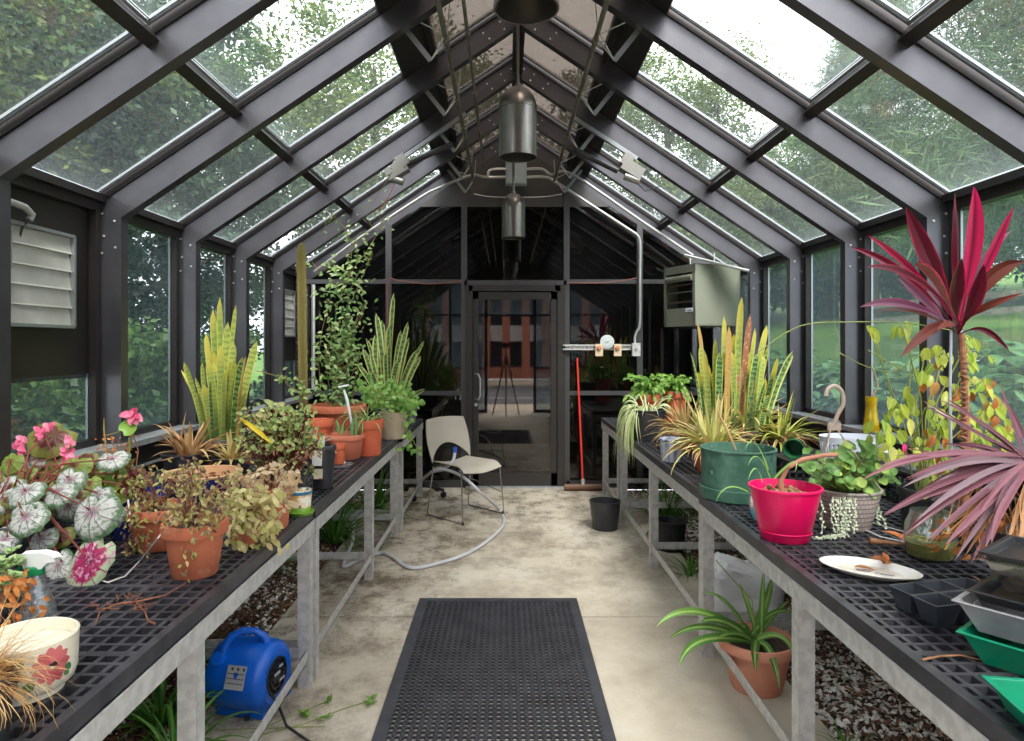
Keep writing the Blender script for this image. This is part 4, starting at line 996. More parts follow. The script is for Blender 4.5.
# ---- red ti plant
random.seed(21)
y=2.35; L=V((964-U0)*y/F,y,BT); t=thing('ti_plant','tall plant with a crown of crimson and maroon strap leaves at the right','plant',L); pot(t,.10,.075,.16,blackpot)
m=WB(t); m.tube([L+V(0,0,.12),at(967,440,y),at(965,390,y),at(961,333,y)],[.013,.012,.010,.011],9)
for i in range(20): z=L.z+.35+i*.018; m.tube([V(L.x+J(.004),y,z),V(L.x+J(.004),y,z+.006)],.014,9)
m.build('stem',M('ringed_stem',srgb(166,116,84),.8,0,srgb(120,76,56),30),t)
m=WB(t); m.tube([L+V(-.04,0,.1),at(950,400,y),at(951,330,y)],.005,7); m.build('support_stake',alu,t)
cA=leafM('ti_crimson',[srgb(176,14,66),srgb(200,24,84)],.35,.3,vein=(srgb(120,14,50),.5))
cB=leafM('ti_maroon',[srgb(74,22,34),srgb(96,22,40)],.22,.28,edge=srgb(168,20,66),edge0=.78)
cC=leafM('ti_purple',[srgb(116,70,96),srgb(96,46,70)],.25,.35,edge=srgb(170,60,100),edge0=.8)
cD=leafM('ti_rust',[srgb(84,36,34),srgb(116,54,42)],.15,.45)
base=(958,336)
for (tu,tv,cu,cv,w,mm_,dy) in [(850,247,905,262,11,1,-.05),(867,235,912,262,9,0,.04),(866,267,915,262,12,1,-.08),(906,207,930,262,21,1,.0),(955,192,948,255,15,1,.05),(974,186,978,240,21,0,.02),(979,196,966,250,14,1,.08),(1014,207,986,262,11,0,.0),(1011,231,975,262,10,2,.07),(1024,262,985,262,19,3,-.05),(962,258,948,300,19,1,-.14),(984,264,978,300,17,1,-.10),(914,264,936,278,24,1,-.12),(898,277,925,300,13,2,.06),(860,307,905,292,11,2,-.06),(878,311,925,306,9,3,.0),(1023,293,975,308,9,3,-.1),(1010,352,985,318,7,1,-.08),(900,358,935,318,13,3,-.12),(937,330,955,318,10,3,-.1)]:
    m=WB(t); p=at(base[0]+J(3),base[1]-random.uniform(0,14),y+J(.01)); q=at(tu,tv,y+dy*2); c=at(cu,cv,y+dy*1.3)
    bladeto(m,p,q,w*y/F*.76,c,(J(.5),-1,.35),16,4,.45,J(.8)); m.build('leaf',[cA,cB,cC,cD][mm_],t)
# ---- yellow-green vine
random.seed(22)
y=2.55; L=V((926-U0)*y/F,y,BT); t=thing('leafy_vine','straggly vine with yellow green leaves and dead ones, under the crimson plant','plant',L); pot(t,.10,.08,.17,blackpot)
m=WB(t); st=WB(t); dd=WB(t); C0=L+V(0,0,.16)
for (u,v,r,n) in [(885,425,16,9),(897,405,14,8),(905,398,10,5),(925,352,8,3),(944,350,10,4),(935,372,12,4),(953,395,10,4),(908,448,9,3),(889,447,10,5),(917,440,12,4),(940,428,18,10),(925,408,12,4),(968,356,14,8),(975,385,16,8),(985,410,16,9),(975,440,20,10),(1000,425,14,7),(1008,455,12,6),(965,470,14,6),(945,455,16,8),(970,338,5,2),(930,480,12,4),(868,326,1,1),(874,332,3,2),(902,326,4,3),(912,340,3,1)]:
    cc=at(u,v,y+J(.12)); st.tube([C0+V(J(.03),J(.03),0),(C0+cc)/2+V(J(.04),J(.04),.05),cc],.0028,5)
    for i in range(int(n*1.5)):
        p=at(u+random.gauss(0,r*.62),v+random.gauss(0,r*.55),y+J(.15)); m.leaf(p,V(J(.7),-.3+J(.3),-.9),V(J(.5),-1,.35),random.uniform(.035,.07),random.uniform(.022,.038),.35,1 if random.random()<.5 else 0,.2)
        if random.random()<.3: st.tube([cc,p],.0015,4,False)
    if u>930 and v>370:
        for i in range(n//2+1):
            p=at(u+random.gauss(0,r*.7),v+random.gauss(0,r*.7),y+J(.15)); dd.leaf(p,V(J(.7),-.3,-.9),V(J(.7),-1,.3),random.uniform(.03,.06),.03,.7,0,.6)
for P in ([(758,352),(800,326),(850,322),(905,323),(950,330)],[(838,352),(865,366),(893,371),(925,352)],[(868,350),(905,372)]):
    st.tube(smooth([at(a,b,y-.02) for a,b in P]),.0022,5)
m.build('foliage',yell,t); st.build('stems',twig_g,t); dd.build('dead_leaves',rust,t)
q=WB(t); q.leaf(at(904,444,y-.1),V(.2,0,-1),V(0,-1,.2),.04,.02,.2,1); q.build('pink_bud',M('pink_petal',srgb(232,70,140),.5),t)
# ---- spiky purple cordyline at the right edge
random.seed(23)
y=1.92; L=V((1034-U0)*y/F,y,BT); t=thing('spiky_cordyline','spiky purple bronze cordyline fanning in from the right edge','plant',L); pot(t,.11,.085,.18,blackpot)
m=WB(t); m.tube([L+V(0,0,.14),at(1032,466,y)],[.016,.02],9); m.build('stem',twig,t)
pA=leafM('cordyline_plum',[srgb(112,68,80),srgb(140,90,102),srgb(92,58,70)],.15,.3,edge=srgb(160,104,106),edge0=.82)
pB=leafM('cordyline_silvery',[srgb(134,112,120),srgb(120,88,98)],.15,.3)
pC=leafM('cordyline_tan',[srgb(176,132,96),srgb(150,104,74)],.2,.6)
for (tu,tv,cu,cv,w,mi,dy) in [(861,480,940,440,11,0,-.12),(895,468,960,448,8,0,.1),(940,400,985,425,9,0,-.1),(925,406,980,440,8,0,.05),(950,446,985,442,8,0,.12),(903,487,970,450,12,1,-.18),(908,480,970,452,10,0,-.05),(884,514,960,470,11,0,-.16),(898,537,965,485,6,0,.0),(915,522,975,470,10,1,-.22),(926,541,975,500,10,1,-.26),(945,545,990,500,13,0,-.28),(955,560,985,515,9,1,-.30),(985,548,1004,500,12,0,-.32),(1000,385,1012,425,9,0,.05),(965,556,985,525,7,2,-.2),(940,530,985,505,7,2,-.1),(1005,550,1018,510,8,2,-.30),(1018,560,1024,510,9,2,-.33),(905,460,970,455,7,0,.15),(930,500,985,475,11,0,-.05),(1040,370,1045,420,9,0,0),(1090,400,1060,430,9,0,.05),(1110,460,1070,450,9,0,0),(1085,520,1060,480,9,0,-.2),(1040,560,1040,500,9,0,-.3),(975,520,1000,480,9,0,-.2),(990,535,1010,490,9,2,-.1)]:
    for _k in range(0 if mi==2 else 1):
        m=WB(t); bladeto(m,at(1030+J(5),463+J(6),y),at(tu+J(14)+4,tv+J(14),y+dy+J(.1)),w*y/F*.5,at(cu+J(10),cv+J(8),y+dy*.5),(J(.5),-.8,.6),12,1,.4,J(.8)); m.build('leaf',[pA,pA,pC][mi],t)
    m=WB(t); p=at(1030+J(5),463+J(6),y+J(.01)); bladeto(m,p,at(tu,tv,y+dy),w*y/F*.56,at(cu,cv-4,y+dy*.5),(J(.4),-.8,.6),14,1,.4,J(.6)); m.build('leaf',[pA,pB,pC][mi],t)
m=WB(t)
for i in range(46):
    p=at(random.uniform(935,1020),random.uniform(515,555),y+random.uniform(-.25,.05)); m.leaf(p,V(J(1),J(.4),-.8),V(J(.6),-1,.4),random.uniform(.018,.038),.016,.7,0,.9)
for i in range(30):
    p=at(random.uniform(975,1024),random.uniform(480,500),y); q=at(random.uniform(940,1030),random.uniform(520,552),y-random.uniform(.05,.25)); m.tube([p,(p+q)/2+V(J(.03),0,.02),q],.0018,4,False)
m.build('dead_leaves',rust,t)
# white cord on the right bench
m=MB(); m.tube([on(858,529,BT)+V(0,0,.01),on(880,538,BT)+V(0,0,.005),on(912,545,BT)+V(0,0,.005)],.0025,6); m.tube([on(862,522,BT)+V(0,0,.01),on(900,532,BT)+V(0,0,.005),on(925,540,BT)+V(0,.03,.005)],.0025,6); tag(m.build('cord',M('white_cord',srgb(210,210,208),.5)),'thin white cord looped on the right bench behind the oval plate','cord')
# ================= LEFT BENCH =================
random.seed(202)
def sprawl(t,C0,pts,n,lm,sz,rad,stemm=twig,droop=-.5,shape=0,part='foliage',fold=.4,curl=.5,rs=.003):
    m=WB(t);st=WB(t)
    for (u,v,yy) in pts:
        cc=at(u,v,yy); st.tube([C0+V(J(.02),J(.02),0),(C0+cc)/2+V(J(.02),J(.02),abs(J(.05))+.02),cc],rs*.7,5)
        for i in range(n):
            p=cc+V(random.gauss(0,rad),random.gauss(0,rad),random.gauss(0,rad)); p.z=max(p.z,BT+.006)
            m.leaf(p,V(J(1),-.2+J(.6),droop+J(.6)),V(J(.8),-.7,.6),sz*random.uniform(.6,1.2),sz*.5,fold,shape,curl)
    st.build('stems',stemm,t); return m.build(part,lm,t)
# black pot with tan dry grass, bottom left corner
L=V(-.955,1.17,BT); t=thing('potted_dead_grass','black pot of dry tan grass at the front corner of the left bench','plant',L); pot(t,.075,.06,.13,blackpot)
m=MB()
for i in range(420):
    g=random.gauss(10,70); a=math.radians(g); r=.05*random.random(); e=random.uniform(-20,85)
    m.blade((r*math.cos(a),r*math.sin(a),.12),g,e,random.uniform(.05,.15),.0022,random.uniform(.3,2.2),6,.4,0)
m.build('foliage',leafM('straw_grass',[srgb(214,168,104),srgb(232,196,140),srgb(176,128,76),srgb(200,150,96)],.2,.6),t)
# cream cachepot with painted flower
L=V(-.995,1.375,BT); t=thing('painted_planter','cream ceramic planter with a painted red flower, near the front of the left bench','planter',L); t.scale=(1,1,.92)
cream=M('cream_glaze',srgb(236,228,208),.3,0,srgb(228,218,196),6,coat=.3)
m=MB(); m.lathe([(.0001,0),(.064,0),(.066,.012),(.070,.014),(.082,.024),(.088,.045),(.090,.12),(.091,.126),(.088,.128),(.085,.126),(.084,.05),(.078,.03),(.0001,.022)],(0,0,0),48); pb=m.build('planter_body',cream,t)
m=MB(); m.lathe([(.0001,.098),(.084,.098)],(0,0,0),30); m.build('inner_fill',cream,t)
def petal(m,g,z,dg,dz,w,r=.0908):
    # petal lying on the round side: from (g,z) by (dg,dz)
    n=6; L_=math.hypot(dg*r,dz); vs=[];uv=[];m.rn=random.random()
    for i in range(n+1):
        tt_=i/n; ww=w*math.sin(PI*min(1,.12+.86*tt_))**.6/2; cg=g+dg*tt_; cz=z+dz*tt_; px,pz=-dz/L_,dg*r/L_
        for s_ in(-1,0,1):
            gg=cg+s_*ww*px/r; zz=cz+s_*ww*pz; vs.append((r*math.cos(gg)*(1+.004*(s_==0)),r*math.sin(gg)*(1+.004*(s_==0)),zz)); uv.append((.5+.5*s_,tt_))
    m.add(vs,[(i*3+k,i*3+k+1,i*3+k+4,i*3+k+3) for i in range(n) for k in(0,1)],uv)
fg=math.radians(-28); 
m=MB()
for i in range(11): a=i/11*6.283; petal(m,fg+.07*math.cos(a),.080+.007*math.sin(a),.34*math.cos(a),.034*math.sin(a),.021)
m.build('painted_petals',leafM('painted_red',[srgb(186,80,88),srgb(206,110,112),srgb(160,60,72)],0,.3),pb)
m=MB(); petal(m,fg+.02,.077,.02,.010,.013,.0916); petal(m,fg-.08,.08,.06,.004,.006,.0918); m.build('painted_centre',M('painted_dark',srgb(40,34,34),.3),pb)
m=MB(); 
for (a,z,da,dz,w) in ((-.62,.085,-.05,.028,.02),(-.55,.075,-.22,-.004,.018),(-.40,.056,-.12,-.02,.02),(-.66,.062,-.18,-.012,.02),(.32,.058,.10,.010,.02),(.30,.045,.06,.012,.014)): petal(m,fg+a,z,da,dz,w,.0911)
m.build('painted_leaves',leafM('painted_green',[srgb(48,96,58),srgb(70,120,70)],0,.3),pb)
m=MB(); petal(m,fg-.92,.07,-.14,.006,.013); petal(m,fg-.95,.06,-.06,.012,.010); m.build('painted_bud',leafM('painted_bud_red',[srgb(176,80,96)],0,.3),pb)
# succulent and rusty twigs behind it
L=V(-1.23,1.56,BT); t=thing('potted_succulent','green beaded succulent with rusty dead stems at the left edge, behind the cream planter','plant',L); pot(t,.07,.055,.11,blackpot)
m=WB(t)
for i in range(26):
    p0=L+V(J(.03),J(.03),.11); q=at(random.uniform(-12,22),random.uniform(548,600),1.55+J(.06)); P=bez(p0,(p0+q)/2+V(0,0,.05),q,9)
    for a in P[1:]:
        for k in range(4): m.leaf(a,V(J(1),J(1),.3),V(J(1),-.5,1),.016,.010,.5,1,.1)
m.build('foliage',leafM('sedum_green',[srgb(150,180,110),srgb(186,206,146),srgb(120,156,84)],.2,.4),t)
sprawl(t,L+V(0,0,.1),[(random.uniform(0,36),random.uniform(570,640),1.5+J(.05)) for _ in range(14)],7,leafM('orange_rust_leaf',[srgb(206,130,62),srgb(186,104,50),srgb(224,164,96)],.2,.6),.022,.014,part='dead_stems',rs=.0018)
# spray bottle
L=V(-1.155,1.62,BT); t=thing('spray_bottle','clear spray bottle with a white and green trigger head','bottle',L)
m=MB(); m.lathe([(.0001,0),(.040,0),(.044,.006),(.045,.05),(.040,.085),(.024,.125),(.018,.15),(.016,.165),(.0001,.165)],(0,0,0),28); m.build('bottle_body',glassM('bottle_plastic',(.82,.86,.88),.16,0,.14,(.7,.74,.78),40),t)
m=MB(); m.lathe([(.0001,.003),(.040,.003),(.042,.03),(.0001,.03)],(0,0,0),24); m.build('liquid',M('cloudy_liquid',srgb(200,204,204),.2),t)
m=MB(); m.lathe([(.019,.158),(.020,.16),(.020,.178),(.016,.18)],(0,0,0),24); m.build('green_collar',M('green_cap',srgb(30,140,86),.4),t)
wp=M('white_plastic',srgb(232,232,228),.4)
m=MB(); m.prism([(-.045,.198),(-.03,.207),(.02,.210),(.045,.204),(.052,.196),(.035,.192),(.022,.178),(-.016,.178),(-.02,.19),(-.045,.190)],-.014,.014)
o=m.build('sprayer_head',wp,t,False); bv=o.modifiers.new('b','BEVEL'); bv.width=.004; bv.segments=2
m=MB(); m.prism([(-.026,.19),(-.034,.172),(-.044,.15),(-.050,.152),(-.040,.175),(-.034,.19)],-.007,.007); m.build('trigger',M('green_trigger',srgb(30,140,86),.4),t,False)
m=MB(); m.box((-.052,0,.195),(.014,.018,.016)); m.build('nozzle',wp,t,False)
# rex begonia in a wide bowl
random.seed(31)
L=V(-1.76,2.34,BT); t=thing('potted_begonia','rex begonia with big silver and maroon leaves in a wide black bowl','plant',L)
pot(t,.2,.15,.12,M('dark_bowl_glaze',(.035,.04,.055),.25,0,(.06,.065,.08),8,coat=.4),rim=.14,lip=.004)
bS=radialM('begonia_silver',srgb(184,184,178),srgb(150,84,116),srgb(74,106,68),srgb(84,64,80),11,.78,.42,spot=srgb(126,136,118))
bG=radialM('begonia_green',srgb(128,150,64),srgb(110,30,34),srgb(150,166,84),srgb(112,34,38),9,.85,.45,.35)
bM=radialM('begonia_magenta',srgb(160,30,84),srgb(84,20,50),srgb(176,196,156),srgb(84,24,52),11,.66,.25,.2,spot=srgb(200,140,166))
bD=radialM('begonia_maroon',srgb(96,32,34),srgb(70,18,24),srgb(124,124,56),srgb(110,110,60),9,.6,.3,.3)
st=WB(t)
for (u,v,w,hh,mi,yy) in [(67,486,27,24,0,2.2),(53,497,30,15,0,2.16),(23,497,32,17,0,2.14),(24,516,26,16,0,2.1),(20,523,36,20,0,2.05),(87,523,40,38,0,2.02),(67,512,22,20,0,2.25),(83,573,34,46,2,1.98),(60,574,24,32,0,2.05),(112,520,20,18,0,2.1),(7,466,22,18,1,2.5),(23,479,22,18,1,2.45),(52,470,26,14,1,2.5),(72,471,26,20,1,2.4),(45,443,40,24,3,2.5),(97,470,20,18,3,2.5),(99,486,20,20,1,2.45),(112,479,20,12,1,2.45),(40,461,20,14,0,2.5),(126,491,28,16,1,2.4),(112,462,26,8,0,2.4),(85,462,18,14,3,2.55),(35,488,22,12,3,2.4),(8,488,20,14,3,2.4),(0,505,30,20,0,2.2),(-10,480,30,20,1,2.5),(45,525,22,14,3,2.3),(60,495,20,14,3,2.5),(10,575,24,20,0,2.15),(38,545,26,22,0,2.1),(60,540,22,18,3,2.15),(5,545,26,22,0,2.1),(30,560,22,20,2,2.12),(95,500,24,20,0,2.2),(40,505,20,18,1,2.25),(5,490,26,20,0,2.3),(75,500,20,16,3,2.3),(90,488,18,16,1,2.35),(118,468,18,14,1,2.5),(58,462,20,16,1,2.5),(-12,505,30,24,1,2.3),(110,505,18,14,3,2.4)]:
    m=WB(t); c=at(u,v,yy); r=yy/F; tilt=min(1.0,hh/w); d=V(J(.6),-.5,-.8*tilt-.1).normalized(); nrm=V(J(.25),-.35-tilt*.55,1.15-tilt*.8)
    p=c+V(0,.01,hh*r*.35); m.palm(c,V(J(.3),-1,1.6-tilt*1.2),V(J(.5),.25,1),w*r*1.25,max(hh,w*.8)*r*1.25); m.build('leaf',[bS,bG,bM,bD][mi],t)
    st.tube([L+V(J(.06),J(.06),.10),(L+V(0,0,.12)+p)/2+V(0,0,.08),p],.003,6)
st.build('stems',stem_red,t)
m=WB(t)
for i in range(110):
    p=L+V(J(.19),J(.17)-.02,.12+random.random()*.1); m.palm(p,V(J(.6),-.8,.6),V(J(1),.2,.6),.06,.05,12)
m.build('old_leaves',bD,t)
pk=leafM('pink_petal_l',[srgb(236,110,150),srgb(246,160,186),srgb(222,80,126)],.3,.5)
def flower(t,u,v,y,n=9,s=.022):
    m=WB(t); c=at(u,v,y)
    for i in range(n): m.leaf(c+V(J(.012),J(.012),J(.012)),V(J(1),-.5,J(1)),V(J(.5),-1,.4),s*random.uniform(.8,1.3),s*.8,.3,2,.3)
    m.build('flower',pk,t)
for (u,v) in ((48,429),(43,433),(23,440),(20,449),(69,442),(68,452),(66,463),(75,461)): flower(t,u,v,2.45)
m=WB(t); m.tube([L+V(0,0,.1),at(60,470,2.45),at(40,425,2.45)],.003,5); m.tube([L+V(0,0,.1),at(30,480,2.45),at(22,443,2.45)],.003,5); m.tube([L+V(.05,0,.1),at(75,480,2.45),at(70,445,2.45)],.003,5); m.build('flower_stalks',stem_red,t)
m=WB(t); m.box(at(4,546,2.10),(.045,.002,.028)); m.build('plant_tag',wp,t,False)
# cane begonia in blue pot
L=V(-1.40,2.50,BT); t=thing('potted_begonia','leggy begonia with one pink bloom in a cobalt blue pot','plant',L); pot(t,.115,.085,.16,blue_gl,rim=.12,lip=.004)
m=WB(t); m.tube([L+V(.03,0,.14),at(126,465,2.5),at(131,440,2.5),at(133,420,2.5)],[.006,.006,.005,.003],7); m.tube([L+V(0,0,.14),at(108,465,2.55),at(104,430,2.55),at(104,418,2.55)],[.005,.004,.003,.001],6); m.tube([at(104,436,2.55),at(116,433,2.53),at(122,430,2.5)],.002,5); m.build('canes',M('cane_green',srgb(140,150,70),.6,0,srgb(150,110,70),20),t)
flower(t,133,415,2.48,16,.03); m=WB(t); m.disc(at(128,428,2.47),V(.2,-1,.4),.032,12,.15); m.leaf(at(110,475,2.45),V(.3,-.3,-1),V(0,-1,.4),.06,.045,.2,2); m.build('foliage',leafM('round_green',[srgb(150,190,70),srgb(120,160,60)],.35,.4),t)
sprawl(t,L+V(0,0,.15),[(random.uniform(100,135),random.uniform(428,465),2.5+J(.06)) for _ in range(10)],9,rust,.014,.016,part='withered_flowers')
sprawl(t,L+V(0,0,.15),[(random.uniform(85,135),random.uniform(468,505),2.42+J(.08)) for _ in range(12)],4,leafM('small_begonia_leaf',[srgb(120,140,60),srgb(110,50,40),srgb(90,40,44)],.3,.45),.045,.02,stem_red)
# wilted pots
wil=leafM('wilted_olive',[srgb(166,166,84),srgb(150,120,80),srgb(106,66,72),srgb(196,186,124),srgb(130,140,70)],.2,.6)
pale=leafM('wilted_pale',[srgb(206,200,130),srgb(222,210,160),srgb(180,180,104),srgb(200,176,130)],.3,.6)
def wiltpot(u,vb,wr,vr,wb,label,pm,leafm,pts,n=8,sz=.03,rad=.02,seed=0,name='potted_wilted_plant',lip=.006,st=twig,dx=0):
    random.seed(seed or int(u)); L,rt,rb,h=spot(u,vb,wr,vr,wb); L.x+=dx; t=thing(name,label,'plant',L); pot(t,rt,rb,h,pm,rim=.24 if lip else .08,lip=lip)
    sprawl(t,L+V(0,0,h-.01),[(a,b,L.y+J(.12)-.03) for a,b in pts],n,leafm,sz,rad,st); return t,L,h
rp=lambda n,u0,u1,v0,v1:[(random.uniform(u0,u1),random.uniform(v0,v1)) for _ in range(n)]
t,L,h=wiltpot(195,581,62,529,43,'terracotta pot of wilted stems nearest the bench edge, left side',terra,wil,rp(26,158,232,470,530)+rp(4,184,194,545,568),18,.018,.018,8)
wiltpot(160,553,62,513,44,'terracotta pot with withered purple green stems, behind the nearest terracotta pot',terra,wil,rp(22,126,196,462,520)+rp(12,122,150,500,560),18,.018,.02,9)
t,L,h=wiltpot(244,549,30,524,24,'small pot buried under pale wilted leaves between two terracotta pots',terra,pale,rp(24,226,276,492,552),16,.036,.018,10)
wiltpot(273,531,38,491,29,'terracotta pot with pale dead leaves hanging over its left side',terra,leafM('bleached_leaf',[srgb(222,204,170),srgb(206,180,140),srgb(190,150,116)],.3,.7),rp(22,228,292,466,504),14,.034,.02,11)
# blue bowl with dry soil
random.seed(41)
L,rt,rb,h=spot(203,502,74,479,54); t=thing('glazed_bowl','cobalt blue glazed bowl with a tan clay rim full of dry litter','bowl',L)
m=MB(); m.lathe([(.0001,0),(rb,0),(rb+.01,.01),(rt-.004,h-.03),(rt,h-.012)],(0,0,0),44); m.build('glazed_body',blue_gl,t)
m=MB(); m.lathe([(rt,h-.012),(rt+.003,h-.004),(rt,h),(rt-.012,h),(rt-.014,h-.01),(rt-.03,h-.06),(.0001,h-.07)],(0,0,0),44); m.build('clay_rim',M('tan_clay',srgb(206,164,124),.7,0,srgb(186,140,100),9),t)
m=MB()
for i in range(150): g=random.uniform(0,6.28);r=(rt-.03)*random.random()**.6; m.leaf((r*math.cos(g),r*math.sin(g),h-.05+J(.015)),V(J(1),J(1),J(.5)),V(J(1),J(1),1),.04,.02,.6,0,.5)
m.build('dry_litter',leafM('litter',[srgb(150,96,62),srgb(120,74,50),srgb(186,130,92)],.1,.8),t)
# withered aloe
def stiff(u,y,label,n,lm,pr,ph,seed,ln=(.14,.26),name='potted_dried_aloe'):
    random.seed(seed); L=V((u-U0)*y/F,y,BT); t=thing(name,label,'plant',L); pot(t,pr,pr*.75,ph,blackpot,lip=0); m=MB()
    for i in range(n):
        g=i*137.5+J(15); a=math.radians(g); r=pr*.5*random.random(); m.blade((r*math.cos(a),r*math.sin(a),ph-.02),g,random.uniform(0,80),random.uniform(*ln),.032,random.uniform(-.6,1.3),8,.7,3)
    m.build('foliage',lm,t)
stiff(188,3.52,'dried tan aloe clump behind the cobalt blue bowl',44,dryL,.13,.15,3)
stiff(232,3.55,'second dried aloe, in front of the tall yellow snake plant',24,leafM('dry_aloe_2',[srgb(186,160,104),srgb(160,150,84),srgb(206,176,130)],.2,.6),.10,.12,4,(.1,.2))
# tall yellow snake plant
Lf=[(205,184,362,9,1,0),(207,181,370,4,0,.02),(212,195,377,5,0,.05),(210,198,392,10,1,.08),(216,206,333,9,0,0),(219,213,309,9,0,.03),(222,220,297,9,0,.0),(224,228,322,9,0,.04),(226,236,305,6,0,-.02),(227,234,342,9,1,.03),(220,214,352,9,0,.07),(223,221,345,9,1,.09),(218,208,360,9,1,.09),(230,240,372,9,4,.05),(238,257,341,9,0,.02),(236,246,356,8,3,.0),(214,204,385,9,1,.1),(229,231,362,9,4,.1),(225,226,372,10,1,.12),(233,247,392,8,0,.08)]
snake(222,3.95,'tall yellow green snake plant against the left windows',Lf,blackpot,.17,.17,[snakeY,snakeY,brn,orl,snakeG],6)
# painted ceramic pot
L,rt,rb,h=spot(301,516,21,492,18); t=thing('painted_pot','small white ceramic pot painted with flowers and a blue rim','pot',L)
m=MB(); m.lathe([(.0001,0),(rb,0),(rt*.98,h*.7),(rt,h),(rt-.005,h),(rt-.006,h*.5),(.0001,h*.45)],(0,0,0),28); m.build('pot_body',M('painted_garden_glaze',srgb(238,232,216),.3,0,srgb(226,180,110),26,.5,.56,col3=srgb(70,110,130),ns3=40,lo3=.57,hi3=.62),t)
m=MB(); m.lathe([(rt+.0005,h*.84),(rt+.002,h*.86),(rt+.002,h*.95),(rt,h*.97)],(0,0,0),28); m.build('blue_band',M('blue_band_glaze',srgb(50,120,156),.3),t)
m=MB(); m.lathe([(.0001,0),(rb+.012,0),(rb+.02,.014),(rb+.016,.016),(rb+.004,.008),(rb+.003,.03),(rb,.035)],(0,0,0),28); m.build('green_saucer',M('green_glaze',srgb(124,170,60),.3),t)
# geranium in black pot
random.seed(51)
L,rt,rb,h=spot(285,506,47,473,36); t=thing('potted_geranium','overgrown frilly geranium with brown stems in a wide black pot','plant',L); pot(t,rt,rb,h,blackpot,rim=.08,lip=0)
fr=leafM('frilly_leaf',[srgb(168,184,104),srgb(200,206,136),srgb(124,150,76),srgb(150,166,106),srgb(196,180,130)],.3,.5)
m=WB(t); st=WB(t); dd=WB(t)
for i in range(300):
    u=random.gauss(280,20); v=random.gauss(438,21)
    if v<404 or v>482 or u<240 or u>318: continue
    c=at(u,v,L.y+J(.14)); st.tube([L+V(J(.08),J(.08),h-.02),(L+V(0,0,h)+c)/2+V(J(.03),J(.03),J(.02)),c],.0026,5,False)
    top=v<446 or random.random()<.45
    for k in range(5):
        if top: m.disc(c+V(J(.03),J(.03),J(.03)),V(J(1),-.6+J(.8),.8),random.uniform(.006,.015),10,.35,5)
        else: dd.leaf(c+V(J(.03),J(.03),J(.03)),V(J(1),J(1),-.7),V(J(1),-1,.5),.022,.011,.8,0,1.0)
m.build('foliage',fr,t); st.build('stems',stem_red,t); dd.build('dead_leaves',leafM('brown_dead',[srgb(176,124,96),srgb(206,166,136),srgb(150,100,80)],.2,.7),t)
q=WB(t); bladeto(q,at(240,418,L.y-.12),at(272,444,L.y-.16),.02,at(258,430,L.y-.16),(0,-1,.4)); q.build('yellow_leaf',leafM('yellow_leaf',[srgb(232,200,40)],.3,.4),t)
# tall narrow black pot with tags
L,rt,rb,h=spot(323,490,26,447,19); t=thing('flower_pot','tall narrow black pot with two white plant tags','pot',L); pot(t,rt,rb,h,blackpot,rim=.12,lip=.003)
m=MB(); m.box((-.01,-rt-.002,h-.055),(.048,.002,.075),Matrix.Rotation(-.12,3,'X')); m.build('plant_tag',wp,t,False)
m=MB(); m.box((-.008,-rb-.010,h-.135),(.044,.002,.05),Matrix.Rotation(-.12,3,'X')); m.build('picture_tag',M('picture_tag',srgb(232,220,200),.5,0,srgb(206,120,80),30,.55,.6),t,False)
m=MB(); m.box((0,0,h+.01),(.016,.002,.07)); m.build('stick_tag',wp,t,False)
m=MB()
for i in range(10): m.blade((J(.02),J(.02),h-.03),i*36,random.uniform(10,50),.09,.012,1.2,6,.4,3)
m.build('foliage',wil,t)
# striped small agave
stiff(309,3.78,'small blue green striped succulent rosette behind the tall narrow black pot',30,leafM('blue_stripe',[srgb(150,176,160),srgb(186,200,180)],.15,.4,vein=(srgb(96,130,110),.4)),.07,.12,8,(.1,.17),name='potted_agave')
# big terracotta with jasmine on stakes
random.seed(61)
L=V(-1.19,4.66,BT); t=thing('potted_jasmine','climbing jasmine on green stakes in the largest terracotta pot','plant',L); pot(t,.20,.13,.30,terra,rim=.17,lip=.014,th=.014)
m=WB(t)
for (u0,u1,v1) in ((333,336,310),(349,347,305),(343,357,318)): m.tube([at(u0,408,L.y+J(.05)),at(u1,v1,L.y+J(.05))],.006,7)
m.build('stakes',M('green_stake',srgb(16,104,56),.4),t)
m=WB(t); st=WB(t); C0=L+V(0,0,.29)
def sprig(path,n,s=.045,y=None,spread=.03):
    P=[at(a,b,y or L.y) for a,b in path]; st.tube(P,.003,5)
    for i in range(n):
        k=random.random()*(len(P)-1); a=P[int(k)].lerp(P[min(int(k)+1,len(P)-1)],k%1)+V(random.gauss(0,spread),random.gauss(0,spread),random.gauss(0,spread))
        m.leaf(a,V(J(1),-.4,J(.7)),V(J(.6),-.9,.6),s*random.uniform(.6,1.2),s*.42,.2,1,.15)
for i in range(16): sprig([(random.uniform(328,352),405),(random.uniform(322,360),360),(random.uniform(322,366),random.uniform(300,350))],26,spread=.05)
sprig([(335,310),(345,290),(350,270)],60,spread=.07); sprig([(350,300),(340,280),(330,285)],50,spread=.06); sprig([(345,330),(350,290),(360,270)],60,spread=.06); sprig([(322,400),(318,360),(322,330),(330,300)],34,spread=.03)
sprig([(350,275),(352,245),(345,228),(333,215),(326,222),(325,240)],18,.04); sprig([(350,275),(330,262),(318,270),(312,262)],16,.04); sprig([(352,270),(368,250),(382,225),(378,210)],26,.04)
sprig([(358,260),(355,240),(362,232)],16,.04); sprig([(372,228),(366,212),(378,195),(388,180),(392,172)],9,.035); sprig([(300,392),(288,385),(280,372)],22,.05); sprig([(318,395),(300,392),(296,375)],18,.05); sprig([(284,378),(262,372),(256,371)],3,.03)
sprig([(360,262),(372,255),(352,300)],14,.04); sprig([(358,290),(366,305),(356,322)],10,.03)
